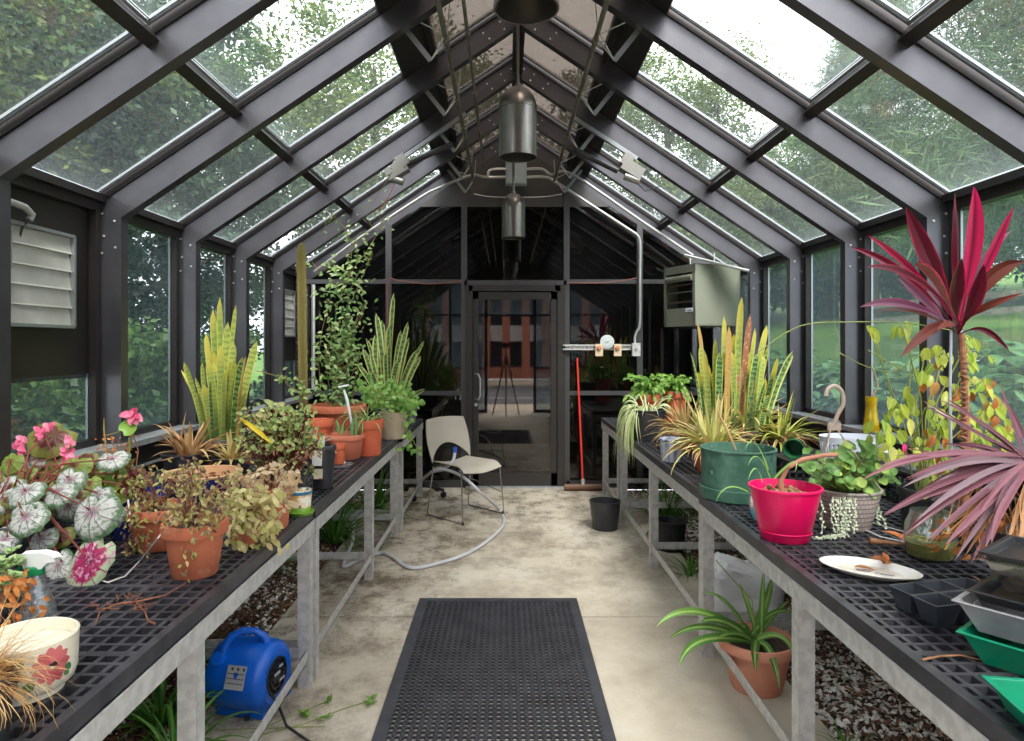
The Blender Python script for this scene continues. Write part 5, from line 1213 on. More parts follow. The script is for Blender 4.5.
m.build('foliage',jas,t); st.build('vines',M('vine_brown',srgb(124,84,56),.7,0,srgb(100,112,60),12),t)
# column cactus
L=V(-1.485,4.85,BT); t=thing('column_cactus','tall single column cactus with a pale tip','plant',L); pot(t,.10,.08,.24,blackpot,lip=0)
m=MB(); n=22; top=1.43; prof=[(.027,.2),(.031,.3),(.033,.6),(.033,.9),(.034,1.15),(.034,1.32),(.030,1.41),(.018,1.46),(.0001,1.475)]
vs=[];uv=[]
for j,(r,z) in enumerate(prof):
    for k in range(n*2): g=PI*k/n; rr=r*(1.0 if k%2 else .84); vs.append((rr*math.cos(g)-.02*(z/1.4),rr*math.sin(g),z)); uv.append((k/n/2,z/1.435))
m.add(vs,[(j*2*n+k,j*2*n+(k+1)%(2*n),(j+1)*2*n+(k+1)%(2*n),(j+1)*2*n+k) for j in range(len(prof)-1) for k in range(2*n)],uv)
cact=leafM('cactus_skin',[srgb(122,112,62)],0,.7,base=srgb(128,100,68),tip=srgb(226,216,166),tip0=.92); m.build('stem',cact,t)
sp_=MB()
for i in range(350):
    z=random.uniform(.3,1.42); g=2*PI*random.randrange(n)/n; r=.034; c=V(r*math.cos(g)-.02*(z/1.4),r*math.sin(g),z); d=V(math.cos(g)+J(.5),math.sin(g)+J(.5),J(.6))*.012; sp_.add([c,c+d,c+V(0,0,.0015)],[(0,1,2)])
o=sp_.build('spines',M('pale_spine',srgb(206,190,140),.6),t,False); o['kind']='stuff'
# terracotta group
random.seed(71)
L=V(-1.20,4.27,BT); t=thing('flower_pot','terracotta pot topped with orange clay pebbles','pot',L); pot(t,.085,.062,.24,terra_or,rim=.2); m=MB()
for i in range(90): g=random.uniform(0,6.28); r=.07*math.sqrt(random.random()); m.ball((r*math.cos(g),r*math.sin(g),.222+.02*(1-r/.07)+J(.004)),random.uniform(.007,.011),6)
o=m.build('clay_pebbles',M('clay_pebble',srgb(186,92,58),.8,0,srgb(150,70,44),30),t); o['kind']='stuff'
L=V(-1.025,4.20,BT); t=thing('potted_cactus','squat pinkish pot with thin cactus stems and a white T-shaped marker','plant',L); pot(t,.128,.095,.155,terra_pk,rim=.22,lip=.006)
m=WB(t)
for (u,v,v0) in ((352,418,436),(356,412,436),(338,420,432),(342,424,434)): m.tube([at(u,v0,L.y-.05),at(u+J(1),(v+v0)/2,L.y-.05),at(u+J(2),v,L.y-.05)],[.010,.010,.004],8)
m.build('stems',leafM('young_cactus',[srgb(120,160,100),srgb(170,190,130)],.1,.5),t)
m=WB(t); m.tube([at(353,430,L.y-.03),at(347,400,L.y-.04),at(344,390,L.y-.05)],[.007,.010,.007],7); m.bar(at(338.5,387,L.y-.05),at(348.5,385,L.y-.05),.018,.012); m.build('marker',M('white_marker',srgb(236,238,238),.4),t)
m=WB(t); m.tube([at(350,388,L.y-.05),at(349,384,L.y-.05)],.001,4); m.v=[];m.f=[];m.m=[];m.uv=[];m.r=[]
m.blade(at(338,432,L.y-.06),200,70,.12,.012,.6); m.blade(at(345,432,L.y-.06),20,60,.10,.012,.8); m.blade(at(356,433,L.y-.06),-20,75,.13,.012,.5); m.build('foliage',spid,t)
L=V(-1.0,3.94,BT+.012); t=thing('flower_pot','smallest terracotta pot on a clear saucer','pot',L); pot(t,.044,.036,.122,terra_or,rim=.3,lip=.004,n=26)
m=MB(); m.tube([V(-.02,-.04,.09),V(-.01,-.05,.075),V(-.02,-.048,.06)],[.008,.011,.006],7); m.build('white_scale_patch',wp,t)
m=MB(); m.lathe([(.0001,.0),(.075,.0),(.085,.010),(.082,.0105),(.073,.003),(.0001,.003)],(0,0,0),30); o=m.build('saucer',glassM('clear_saucer',(.8,.84,.88),.25,0,.15,(.6,.62,.66),30)); o.location=V(-1.0,3.94,BT); tag(o,'clear plastic saucer under the smallest terracotta pot','saucer')
L,rt,rb,h=spot(368,457,31,421,25); t=thing('potted_spider_plant','spider plant in an orange pot right of the pinkish squat pot','plant',L); pot(t,rt,rb,h,terra_or,rim=.25,lip=.006); m=MB()
for i in range(60): g=random.gauss(180,70); m.blade((J(.04),J(.04),h-.02),g,random.uniform(10,70),random.uniform(.12,.28),.010,random.uniform(1.2,2.4),9,.3,0)
m.build('foliage',spid,t)
# beige pot with trailing ivy-like plant
L,rt,rb,h=spot(393,440,28,413,22); t=thing('potted_trailing_vine','beige pot with a bright green trailing vine at the end of middle left bench','plant',L); pot(t,rt,rb,h,M('beige_plastic',srgb(172,156,134),.5),rim=.08,lip=0)
vine=leafM('bright_vine',[srgb(124,176,70),srgb(158,200,96),srgb(90,146,56),srgb(184,214,130)],.35,.35)
m=WB(t); st=WB(t)
for (u,v,r,n) in [(372,390,10,26),(385,385,12,34),(400,392,12,36),(412,402,8,20),(392,400,12,34),(405,408,10,24),(368,400,8,18),(376,404,8,18),(362,382,8,14),(408,420,5,8),(408,434,5,8),(412,445,4,6),(398,450,5,5),(418,450,3,4)]:
    cc=at(u,v,L.y+J(.08)); st.tube([L+V(0,0,h),(L+V(0,0,h)+cc)/2+V(0,-.03,.05),cc],.003,5)
    for i in range(n): m.leaf(at(u+random.gauss(0,r*.6),v+random.gauss(0,r*.5),L.y+J(.12)),V(J(1),-.4,J(.8)-.2),V(J(.5),-.9,.6),.05*random.uniform(.6,1.2),.032,.2,0 if random.random()<.5 else 1,.2)
m.build('foliage',vine,t); st.build('stems',twig_g,t)
L=V(-.90,5.95,BT); t=thing('hanging_pot','grey hanging pot with wire hanger and one magenta flower on the far left bench','plant',L); pot(t,.10,.08,.17,M('grey_plastic',srgb(96,102,108),.5),rim=.08,lip=0)
m=MB(); 
for g in(0,120,240): a=math.radians(g); m.tube([V(.1*math.cos(a),.1*math.sin(a),.165),V(0,0,.46)],.003,5)
m.tube([V(0,0,.46),V(0,0,.50),V(.02,0,.52),V(.035,0,.505)],.004,6); m.build('wire_hanger',M('grey_wire',srgb(140,144,150),.4,.5),t)
m=WB(t)
for i in range(60): m.leaf(at(410+random.gauss(0,6),404+random.gauss(0,5),L.y+J(.08)),V(J(1),-.4,J(.8)),V(J(.5),-.9,.6),.05,.03,.2,0)
m.build('foliage',vine,t)
m=WB(t); c=at(411,398,L.y-.12)
for i in range(14): m.leaf(c+V(J(.01),J(.01),J(.01)),V(J(1),-.6,J(1)),V(J(.4),-1,.3),.024,.018,.2,2)
m.build('flower',leafM('magenta_flower',[srgb(226,60,170)],.3,.5),t)
# striped snake plant in the back
Lf=[(378,363,348,6,4,.0),(380,370,352,6,4,0),(376,375,335,7,0,0),(384,382,320,9,4,.05),(386,376,313,8,4,0),(388,394,293,7,4,0),(388,389,325,8,0,.05),(392,408,322,7,4,.0),(396,417,350,7,4,.05),(394,409,338,7,4,.03),(398,424,341,5,4,.0),(400,421,356,6,4,.05),(394,405,352,8,4,.08),(390,398,360,8,4,.1),(385,378,345,8,1,.1),(388,386,352,8,4,.1),(402,425,389,5,4,.1),(398,414,375,6,4,.1),(380,372,372,7,4,.1),(384,366,338,6,4,.05),(391,401,330,6,4,.0),(382,358,365,6,4,.05)]
snake(389,5.75,'dense striped dark green snake plant in the far left corner',Lf,blackpot,.16,.18,[snakeV,snakeG,brn,orl,snakeV],9)
# small things lying about the left bench
m=MB(); pts=[(185,512),(172,520),(158,538),(140,562),(125,578),(108,584),(96,581)]; m.tube([at(u,v,2.02-.0*i) if 0 else on(u,min(v+0,600),BT)+V(0,0,.005) if v>555 else at(u,v,1.98+ (555-v)*.002) for i,(u,v) in enumerate(pts)],.0025,6); m.tube([at(128,500,2.3),at(130,515,2.25)],.003,5)
tag(m.build('cord',M('pale_cord',srgb(206,200,196),.5)),'thin white cord looping from the terracotta pots to the grid, left bench','cord')
random.seed(3); t=thing('dry_root','brittle brown dry root lying on the left bench grid','root',on(130,612,BT)); m=WB(t)
P=[on(u,v,BT)+V(0,0,.008) for u,v in ((186,586),(165,598),(140,604),(118,607),(100,614),(95,628))]; m.tube(P,[.001,.002,.003,.0035,.002,.001],6)
P2=[on(u,v,BT)+V(0,0,.008) for u,v in ((136,605),(145,615),(148,624),(155,627))]; m.tube(P2,[.002,.002,.0025,.003],6)
for i in range(36):
    a=on(random.uniform(95,150),random.uniform(600,614),BT)+V(0,0,.008); m.tube([a,a+V(J(.03),J(.03),.004+abs(J(.006)))],.0012,4)
m.build('root_strands',M('root_brown',srgb(160,100,72),.85,0,srgb(120,72,52),30),t)
# dark twiggy hook and faded plant at the window by the cactus
t=thing('potted_succulent','small dark potted plant with an arched black handle beside the column cactus','plant',V(-1.62,4.35,BT)); pot(t,.075,.055,.16,blackpot)
m=MB(); m.tube(smooth([V(-.06,0,.16),V(-.07,0,.26),V(-.04,0,.34),V(0,0,.36),V(.04,0,.34),V(.06,0,.27),V(.05,0,.16)]),.009,7); m.build('handle',black_pl,t)
m=MB()
for i in range(34): m.blade((J(.03),J(.03),.15),random.uniform(0,360),random.uniform(30,85),random.uniform(.1,.2),.012,random.uniform(.2,1.2),7,.5,3)
m.build('foliage',leafM('grey_green_strap',[srgb(110,124,92),srgb(150,150,110),srgb(90,100,76)],.2,.5),t)
# ================= FLOOR THINGS =================
random.seed(301)
# blue air mover
t=thing('air_mover','blue carpet blower fan on the floor under the near left bench','fan',V(-1.045,2.685,0),rz=1.36); t.scale=(.85,.85,.85)
blu=M('blue_rotomould_plastic',srgb(4,96,206),.35,0,srgb(2,86,190),5,bump=.03,bs=120)
Ry=Matrix.Rotation(PI/2,3,'X')   # drum axis along local y, mouth toward -y
m=MB(); R=.158
m.lathe([(.085,.145),(.12,.150),(.145,.135),(R,.11),(R+.004,.03),(R,-.06),(R-.004,-.11),(.14,-.14),(.10,-.155),(.0001,-.158)],(0,0,.175),44,Ry)
# base plinth and outlet
m.box((.0,0,.03),(.16,.25,.05)); m.box((.10,.0,.055),(.13,.25,.09))
hs=m.build('housing',blu,t)
m=MB(); m.lathe([(.088,.138),(.090,.128),(.0001,.122)],(0,0,.175),36,Ry); m.build('inlet_cavity',blackpot,t)
m=MB()
for r in (.03,.055,.08): m.lathe([(r-.004,.146),(r+.004,.146),(r+.004,.151),(r-.004,.151),(r-.004,.146)],(0,0,.175),30,Ry)
for i in range(10): a=i*PI/5; m.bar(V(.014*math.cos(a),-.147,.175+.014*math.sin(a)),V(.086*math.cos(a),-.147,.175+.086*math.sin(a)),.006,.008,(0,1,0))
m.lathe([(.0001,.152),(.02,.152),(.022,.145)],(0,0,.175),20,Ry); ig=m.build('inlet_grille',black_pl,t)
m=MB(); m.box((-.01,-.156,.19),(.045,.004,.012)); m.box((.03,-.156,.15),(.04,.004,.010)); m.box((.02,-.156,.215),(.03,.004,.008)); m.build('grille_marks',M('grey_marks',srgb(170,176,180),.5),ig,False)
m=MB(); m.tube([V(-.09,.075,.30),V(-.085,.07,.335),V(-.07,.045,.375),V(-.045,.0,.395),V(-.02,-.05,.385),V(-.005,-.085,.355),V(0,-.095,.32)],[.022,.019,.017,.017,.017,.019,.022],14); m.lathe([(.035,-.01),(.037,.01),(.03,.025),(.0001,.028)],(-.105,.085,.275),22,Matrix.Rotation(-.95,3,'Y')); m.build('handle',blu,t)
m=MB(); Q=Matrix.Rotation(math.radians(-68),3,'Y'); cc=V(-.151,-.03,.226)
m.box(cc,(.10,.095,.004),Q); lbl=m.build('label',M('label_silver',srgb(190,192,192),.35,.3),t,False)
m=MB()
for j in range(4):
    for i in range(6):
        if j==0 and i%2: continue
        m.box(cc+Q@V(.035-j*.02,-.036+i*.0145,.003),(.012 if j==0 else .004,.011,.001),Q)
m.build('label_pictograms',M('label_ink',(.05,.05,.06),.5),lbl,False)
m=MB(); m.tube([V(-.06,-.15,.12),V(-.08,-.20,.09),V(-.14,-.28,.03),V(-.19,-.42,.006),V(-.21,-.6,.006),V(-.2,-.8,.006)],.0065,8); m.build('power_cord',black_pl,t)
m=MB(); m.lathe([(.014,0),(.014,.014),(.0001,.014)],(-.13,-.075,.03),12); m.lathe([(.014,0),(.014,.014),(.0001,.014)],(.02,-.11,0),12); m.build('rubber_feet',black_pl,t)
# chair
t=thing('stacking_chair','beige plastic stacking chair with thin chrome legs near the glass door','chair',V(-.355,5.75,0),rz=.80)
bei=M('beige_chair_plastic',srgb(186,178,164),.5,0,srgb(178,170,156),4); chrome=M('chrome',(.5,.5,.5),.2,.95)
def sheet(m,fn,nu,nv,th):
    vs=[];
    for j in range(nv+1):
        for i in range(nu+1): vs.append(fn(i/nu,j/nv))
    k=len(vs); 
    # normals approx
    def nrm(i,j):
        a=vs[j*(nu+1)+min(i+1,nu)]-vs[j*(nu+1)+max(i-1,0)]; b=vs[min(j+1,nv)*(nu+1)+i]-vs[max(j-1,0)*(nu+1)+i]; n=a.cross(b); return n.normalized() if n.length>1e-9 else V(0,0,1)
    v2=[vs[j*(nu+1)+i]-nrm(i,j)*th for j in range(nv+1) for i in range(nu+1)]
    fs=[];W=nu+1
    for j in range(nv):
        for i in range(nu): a=j*W+i; fs.append((a,a+1,a+W+1,a+W)); fs.append((k+a,k+a+W,k+a+W+1,k+a+1))
    for i in range(nu): fs.append((i,k+i,k+i+1,i+1)); a=nv*W+i; fs.append((a,a+1,k+a+1,k+a))
    for j in range(nv): a=j*W; fs.append((a,a+W,k+a+W,k+a)); a=j*W+nu; fs.append((a,k+a,k+a+W,a+W))
    m.add(vs+v2,fs)
m=MB()
def seat(u,v):
    x=(u-.5); y=.20-.42*v; w=.44-.05*(1-v); z=.455-.018*math.cos(x*3)*(1 if v<.75 else 1)+(-.045*((v-.8)/.2)**2 if v>.8 else 0)+.01*abs(x)*2
    return V(x*w,y,z)
sheet(m,seat,14,14,.008); m.build('seat',bei,t)
m=MB()
def back(u,v):
    x=(u-.5)*2; w=.222*(1+.10*math.sin(v*PI*.9)-.06*(v**3))
    z0=.46+.15*max(0,math.cos(x*PI/2))**.7 ; z=z0*(1-v)+v*(.835-.012*x*x)
    y=.205+.10*((z-.45)/.4)+.035*x*x*-1
    return V(x*w,y,z)
sheet(m,back,18,14,.008); m.build('backrest',bei,t)
for sx in(-1,1):
    m=MB(); x=sx*.215; m.tube([V(x,-.17,.435),V(x*1.05,-.20,.42),V(x*1.12,-.235,.02),V(x*1.12,-.225,.008),V(x*1.12,.215,.008),V(x*1.12,.225,.02),V(x*1.02,.17,.43),V(x,.13,.44)],.0055,8); m.build('leg_frame',chrome,t)
m=MB(); m.tube([V(-.215,.13,.438),V(.215,.13,.438)],.0055,8); m.tube([V(-.215,-.15,.432),V(.215,-.15,.432)],.0055,8); m.build('seat_bar',chrome,t)
m=MB(); m.tube([V(.225,-.22,.20),V(.235,.19,.26)],.0045,8); m.build('side_bar',chrome,t)
m=MB(); m.tube([V(.235,-.228,.03),V(.235,-.228,.0)],.012,8); m.tube([V(-.235,-.228,.03),V(-.235,-.228,.0)],.012,8); m.build('foot_glides',black_pl,t)
# hose
t=thing('garden_hose','long pale grey hose draped over the beige chair and across the concrete','hose',V(-.4,5.6,0)); m=WB(t)
fl=lambda u,v: on(u,v,.012)+V(0,0,0)
P=[at(455,452,5.80),at(453,461,5.76),at(446,467,5.72),at(436,469,5.72),at(424,478,5.95),at(418,484,6.0)]
m.tube(smooth(P),.013,10); P=[at(432,472,5.75),at(446,470,5.62),at(463,477,5.52),at(480,492,5.45),fl(499,509),fl(504,520),fl(500,530),fl(482,545),fl(462,556),fl(440,563),fl(418,568),fl(405,566),fl(394,558)+V(0,0,.0),fl(382,553),fl(368,557),fl(354,563),fl(344,567),fl(344,564)+V(0,0,.02),fl(352,550)+V(0,0,.05),fl(360,532)+V(-.05,0,.03),fl(366,515)+V(-.1,0,0)]
m.tube(smooth(P),.0125,10); m.build('hose_tube',M('pale_hose',srgb(196,196,202),.35,0,srgb(184,184,190),5),t)
m=WB(t); m.tube([at(455,447,5.81),at(455,453,5.80)],.017,10); m.build('blue_coupling',M('blue_coupling',srgb(30,80,190),.4),t)
# rolling base
t=thing('caster_base','black castered swivel base partly hidden behind the beige chair','stool base',V(-.86,6.48,0))
m=MB(); m.tube([V(0,0,.09),V(0,0,.35)],.022,10); m.build('column',black_pl,t)
for i in range(5):
    a=math.radians(-20+72*i); m=MB(); e=V(.27*math.cos(a),.27*math.sin(a)*.9,.075); m.tube([V(0,0,.12),e],[.02,.013],8); m.build('arm',black_pl,t)
    m=MB(); m.lathe([(.0001,-.02),(.028,-.018),(.03,0),(.028,.018),(.0001,.02)],(e.x,e.y,.03),14,Matrix.Rotation(PI/2,3,'X')); m.bar(V(e.x,e.y,.05),V(e.x,e.y,.09),.014,.014,(1,0,0)); m.build('caster',black_pl,t)
# broom / squeegee
t=thing('floor_squeegee','wide floor squeegee with a red handle leaning on the glass wall','squeegee',at(583,490,6.74)*1.0); t.location.z=0
m=WB(t); m.tube([at(583,486,6.72),at(579,400,6.79),at(577,358,6.82)],[.011,.011,.010],10); m.build('handle',M('red_handle',srgb(206,52,40),.4),t)
m=WB(t); c=at(583,490,6.70); m.tube([V(c.x-.19,c.y,.035),V(c.x+.19,c.y,.035)],.034,14); m.build('brush_head',M('brown_wood',srgb(120,84,66),.6,0,srgb(96,64,50),9,stretch=(.3,4,4)),t)
m=WB(t); m.tube([V(c.x,c.y,.06),V(c.x,c.y+.01,.12)],.018,10); m.build('socket',galv,t)
# black floor pots
L,rt,rb,h=spot(605,532,31,504,25,0); t=thing('flower_pot','plain black nursery pot on the concrete by the far right bench','pot',L); pot(t,rt,rb,h,blackpot,rim=.06,lip=0,soil=.16)
L,rt,rb,h=spot(670,553,31,524,26,0); t=thing('flower_pot','ribbed black nursery pot on the ground under the right bench','pot',L); pot(t,rt,rb,h,blackpot,rim=.08,lip=0,soil=.12)
m=MB()
for i in range(28): g=i/28*6.283; m.bar(V((rb+.002)*math.cos(g),(rb+.002)*math.sin(g),.01),V((rt-.001)*math.cos(g),(rt-.001)*math.sin(g),h*.9),.006,.006,(math.cos(g),math.sin(g),0))
m.build('ribs',blackpot,t)
# white sack
L=V(1.29,3.62,0); t=thing('plastic_sack','crumpled white plastic sack under the right bench','sack',L); m=MB(); rr=random.Random(5)
vs=[];nu,nv=44,22
for j in range(nv+1):
    for i in range(nu):
        g=2*PI*i/nu; e=-PI/2+PI*j/nv; sg=lambda q,p: math.copysign(abs(q)**p,q)
        x=.205*sg(math.cos(e),.45)*sg(math.cos(g),.5); y=.13*sg(math.cos(e),.45)*sg(math.sin(g),.6); z=.145+.145*sg(math.sin(e),.55)
        w=.010*math.sin(g*7+j*.9)+.008*math.sin(g*13-j*1.7)+.007*math.sin(j*2.1+g*3); vs.append(V(x*(1+w*3),y*(1+w*3),max(0,z*(1-.10*math.sin(x*14))+w*.6)))
m.add(vs,[(j*nu+i,j*nu+(i+1)%nu,(j+1)*nu+(i+1)%nu,(j+1)*nu+i) for j in range(nv) for i in range(nu)])
m.build('sack_body',M('white_sack',srgb(244,244,246),.4,0,srgb(236,236,240),5,bump=1.0,bs=10),t)
# terracotta pot with lily plant
L=V(1.085,2.86,0); t=thing('potted_lily','strappy green plant in a pinkish terracotta pot on the floor under the right bench','plant',L)
pot(t,.160,.105,.215,M('pink_terracotta',srgb(220,152,126),.8,0,srgb(206,134,108),6,bump=.1),rim=.2,lip=.008,th=.010)
for (tu,tv,cu,cv,w,dy) in [(656,627,690,590,11,-.1),(679,666,690,625,12,-.25),(668,640,700,612,9,0),(701,594,722,585,7,.1),(739,583,748,600,7,.05),(764,571,762,600,8,.02),(772,577,770,600,12,.08),(796,614,772,600,7,.05),(795,660,785,622,9,-.15),(780,690,770,632,10,-.25),(756,672,752,635,12,-.22),(700,622,725,612,12,-.1),(716,640,735,625,8,-.15),(790,600,775,610,7,.15),(742,628,745,620,9,-.05)]:
    m=WB(t); p=L+V(J(.03),J(.03),.19); q=at(tu,tv,L.y+dy); bladeto(m,p,q,w*L.y/F*.8,at(cu,cv,L.y+dy*.4),(J(.3),-.7,.8),14,0,.35,J(.5)); m.build('leaf',lily,t)
m=WB(t); m.tube([L+V(0,0,.18),at(752,600,L.y),at(738,585,L.y),at(720,565,L.y-.05),at(716,560,L.y-.05)],.0025,5); m.build('flower_stalk',twig_g,t)
# leafy clumps under the benches
dl=leafM('daylily_leaf',[srgb(56,104,36),srgb(84,134,48),srgb(110,156,62)],.25,.4)
def clump(loc,n,ln,label,w=.016,seed=0,name='daylily_clump',arc=(.6,1.9),lm=None):
    random.seed(seed); t=thing(name,label,'plant',V(*loc)); m=MB()
    for i in range(n):
        g=random.uniform(0,360); a=math.radians(g); r=.05*random.random(); m.blade((r*math.cos(a),r*math.sin(a),0),g,random.uniform(35,88),random.uniform(*ln),w*random.uniform(.7,1.2),random.uniform(*arc),9,.45,0)
    m.build('foliage',lm or dl,t)
clump((-1.36,2.60,-.03),60,(.22,.42),'daylily clump growing in the bark under the near left bench',seed=1)
clump((-1.18,2.36,-.03),26,(.2,.36),'smaller daylily clump left of the blue blower, by the bench leg',seed=2)
clump((-1.3,5.0,-.03),90,(.4,.62),'tall daylily clump under the middle left bench',seed=3)
clump((-1.15,5.75,-.03),80,(.35,.6),'daylily clump under the far left bench',seed=4)
clump((-1.6,4.1,-.03),50,(.3,.5),'daylily clump at the back of the bed under the geranium',seed=5)
clump((1.36,5.6,-.03),90,(.3,.5),'daylily clump under the far right bench',seed=6)
clump((1.75,4.9,-.03),60,(.3,.45),'daylily clump by the right wall behind the ribbed black pot',seed=7)
clump((1.20,4.25,-.03),44,(.14,.28),'low green weed clump in front of the ribbed black pot',.010,8,'weed_clump')
clump((1.62,4.1,-.03),40,(.14,.28),'low green weed clump behind the white sack',.010,9,'weed_clump')
clump((1.42,1.95,-.03),120,(.05,.12),'tuft of fine grass in the gravel under the near right bench',.004,10,'grass_tuft')
clump((1.27,2.45,-.03),30,(.05,.12),'small weed at the concrete edge under the near right bench',.006,11,'weed_clump')
clump((1.06,5.05,0),16,(.1,.2),'pale weed sprouting beside the right bench leg',.007,12,'weed_clump')
# runner weed across the slab
t=thing('creeping_weed','thin creeping weed sprawling across the concrete, beside the mat','weed',V(-.8,2.6,0)); m=WB(t); lf=WB(t); random.seed(13)
for P in ([(250,737),(300,725),(345,708),(372,700)],[(250,733),(300,712),(330,700)],[(215,730),(270,728),(325,726)]):
    Q=[on(u,v,.004) for u,v in P]; m.tube(Q,.002,5)
for (u,v) in ((372,699),(370,703),(330,700),(306,716),(325,718),(302,714)):
    for i in range(7): lf.leaf(on(u,v,.008)+V(J(.01),J(.01),0),V(J(1),J(1),.5),V(J(.4),J(.4),1),.03,.010,.2,1,.3)
m.build('runners',twig_g,t); lf.build('foliage',grn,t)
# ================= HARDWARE ON WALLS AND ROOF =================
# pendant lamps
def lamp(y,zb,label,g='dome grow lamps along the ridge'):
    t=thing('pendant_lamp',label,'lamp',V(.068,y,zb),g)
    m=MB(); r=.110; pr=[(r-.006,0),(r,0),(r,.012),(r-.002,.014),(r-.002,.275),(r+.001,.277),(r+.001,.285)]+[(max(.012,r*math.cos(a)),.285+.125*math.sin(a)) for a in [i*PI/2/8 for i in range(1,9)]]
    m.lathe(pr,(0,0,0),40); m.lathe([(r-.006,0),(r-.007,.27),(.03,.35),(.0001,.36)],(0,0,0),40); sh=m.build('lamp_shade',steel,t)
    m=MB(); m.ball((0,0,.16),.05,14,1.4); m.build('bulb',M('frosted_bulb_%d'%int(y*10),srgb(226,222,206),.3),sh)
    m=MB(); m.tube([V(0,0,.40),V(0,0,AP-zb)],.011,10); m.lathe([(.02,.40),(.02,.425),(.012,.43)],(0,0,0),14); m.build('hanging_pipe',steel,t)
lamp(2.20,2.60,'nearest steel dome pendant lamp, cut off by the top of the picture')
lamp(3.82,2.565,'middle steel dome pendant lamp hanging over the walkway')
lamp(6.05,2.46,'farthest and smallest looking steel dome pendant lamp before the door wall')
# vent shafts and arms
def shaft(x,z,y0,y1,label,r=.014):
    t=thing('vent_shaft',label,'pipe',V(x,(y0+y1)/2,z)); m=WB(t); m.tube([V(x,y0,z),V(x,y1,z)],r,10)
    for k in range(1,9):
        yy=Y[k]
        if y0<yy<y1: m.tube([V(x,yy+.1,z),V(x,yy+.14,z)],r+.006,10)
    m.build('shaft_pipe',steel_dk,t)
shaft(CX-.42,3.15,.3,6.7,'left roof vent shaft pipe running the length of the roof')
shaft(CX+.40,3.15,.3,6.7,'right roof vent shaft pipe running the length of the roof')
shaft(CX-.30,3.18,.3,6.3,'thin second pipe beside the left roof vent shaft',.010)
for k in range(2,10):
    for s in(-1,1):
        yy=Y[k]+T+.03 if k<9 else Y[k]-.05; X=CX+s*.41; 
        if k==9: yy=6.7
        t=thing('vent_opener','aluminium scissor arm of the roof vent opener on the '+('left' if s<0 else 'right')+' shaft','bracket',V(X,yy,3.15),'vent opener arms on the '+('left' if s<0 else 'right')+' shaft')
        a=V(CX+s*.68,yy,low(CX+s*.68)+.12); b=V(CX+s*.50,yy,3.03)
        m=WB(t); m.bar(a,b,.008,.028,(s*.8,0,.6)); m.build('flat_bar',strip,t,False)
        q=WB(t)
        for d in(-.035,.035): q.tube([b,V(X,yy+d,3.17)],.0035,6)
        q.tube([V(X,yy,3.17),V(CX+s*.56,yy,low(CX+s*.56)+.02)],.0035,6); q.tube([V(X+s*.0,yy-.01,3.17),V(X-s*.015,yy-.01,low(X)+.04)],.0035,6); q.build('link_rods',galv,t)
# vent motors
for s,pm,tb,b1,b2,lb in ((-1,(397,171),((404,165),(453,144)),(394,164),(466,114),'left'),(1,(632,170),((618,171),(575,150)),(637,159),(566,113),'right')):
    t=thing('vent_motor','silver vent motor with a black tube arm under the %s roof slope'%lb,'motor',at(pm[0],pm[1],4.98))
    m=WB(t); c=at(pm[0],pm[1],4.98); R=Matrix.Rotation(s*.55,3,'Y'); m.box(c,(.17,.10,.09),R); m.box(c+V(-s*.04,0,.07),(.08,.08,.09),R); m.tube([c+V(-.06,-.02,-.05),c+V(.05,-.02,-.09)],.028,12); m.build('motor_box',M('cast_aluminium',srgb(150,148,144),.4,.6,srgb(110,90,72),20,.6,.7),t)
    m=WB(t); m.tube([at(*tb[0],4.97),at(*tb[1],4.97)],.022,12); m.build('black_tube',black_pl,t)
    m=WB(t); m.bar(at(*b1,5.02),at(*b2,5.02),.03,.03); m.build('channel_bar',strip,t,False)
    m=WB(t); m.tube([c+V(0,-.02,-.05),c+V(s*.05,-.02,-.12),c+V(s*.10,0,-.16),c+V(s*.22,0,-.12)] if s>0 else [c+V(0,-.02,-.05),c+V(-.03,-.02,-.14),c+V(-.09,-.02,-.25),c+V(-.16,-.02,-.32)],.004,6); m.build('cable',black_pl if s>0 else M('red_cable',srgb(150,70,50),.6),t)
# electrical box and conduits on the gable
t=thing('electrical_box','pale grey electrical box high on the gable behind the pendant lamps','box',at(516,174,6.80)); m=WB(t); m.mm(at(505.5,184,6.74),at(526.5,163,6.84)); o=m.build('enclosure',M('grey_enclosure',srgb(168,180,186),.45),t,False)
m=WB(t); m.mm(at(506.5,183,6.732),at(525.5,164,6.742)); m.build('cover',M('grey_cover',srgb(176,188,194),.45),t,False)
yc=6.72
def cond(label,P,r=.014):
    t=thing('conduit_pipe',label,'pipe',P[0].copy()); m=WB(t); m.tube(smooth(P,4),r,9); m.build('pipe',emt,t)
cond('steel conduit looping from the electrical box down the left roof slope',[at(506,177,yc),at(485,177,yc),at(474,175,6.6),at(460,179,6.5),at(437,189,6.45),at(423,196,6.45),at(369,231.5,6.40),at(314,272,6.30)])
cond('short upper conduit loop left of the electrical box',[at(506,169,yc),at(495,169,yc),at(489,171,yc),at(488,176,yc-.05)])
cond('steel conduit from the electrical box sloping right and dropping to the thermostats',[at(527,177,yc),at(545,177,yc),at(556,182,6.80),at(600,210.5,6.80),at(630,230,6.80),at(637,235,6.80),at(640,243,6.80),at(640,270,6.80),at(640,322,6.80),at(637,331,6.80),at(635,337,6.80),at(635,345,6.80)])
cond('steel conduit running down the right roof slope to the heater',[at(527,169,yc),at(542,169,yc),at(552,175,6.65),at(572,174,6.55),at(640,220,6.55),at(693,255.5,6.5)])
cond('pale conduit crossing above the heater to the right wall',[at(684,255,6.3),at(700,259,6.25),at(749,271,5.95)])
cond('vertical steel conduit in the far left corner',[V(-1.98,6.78,1.02),V(-1.98,6.78,1.6),V(-1.98,6.78,2.1)],.02)
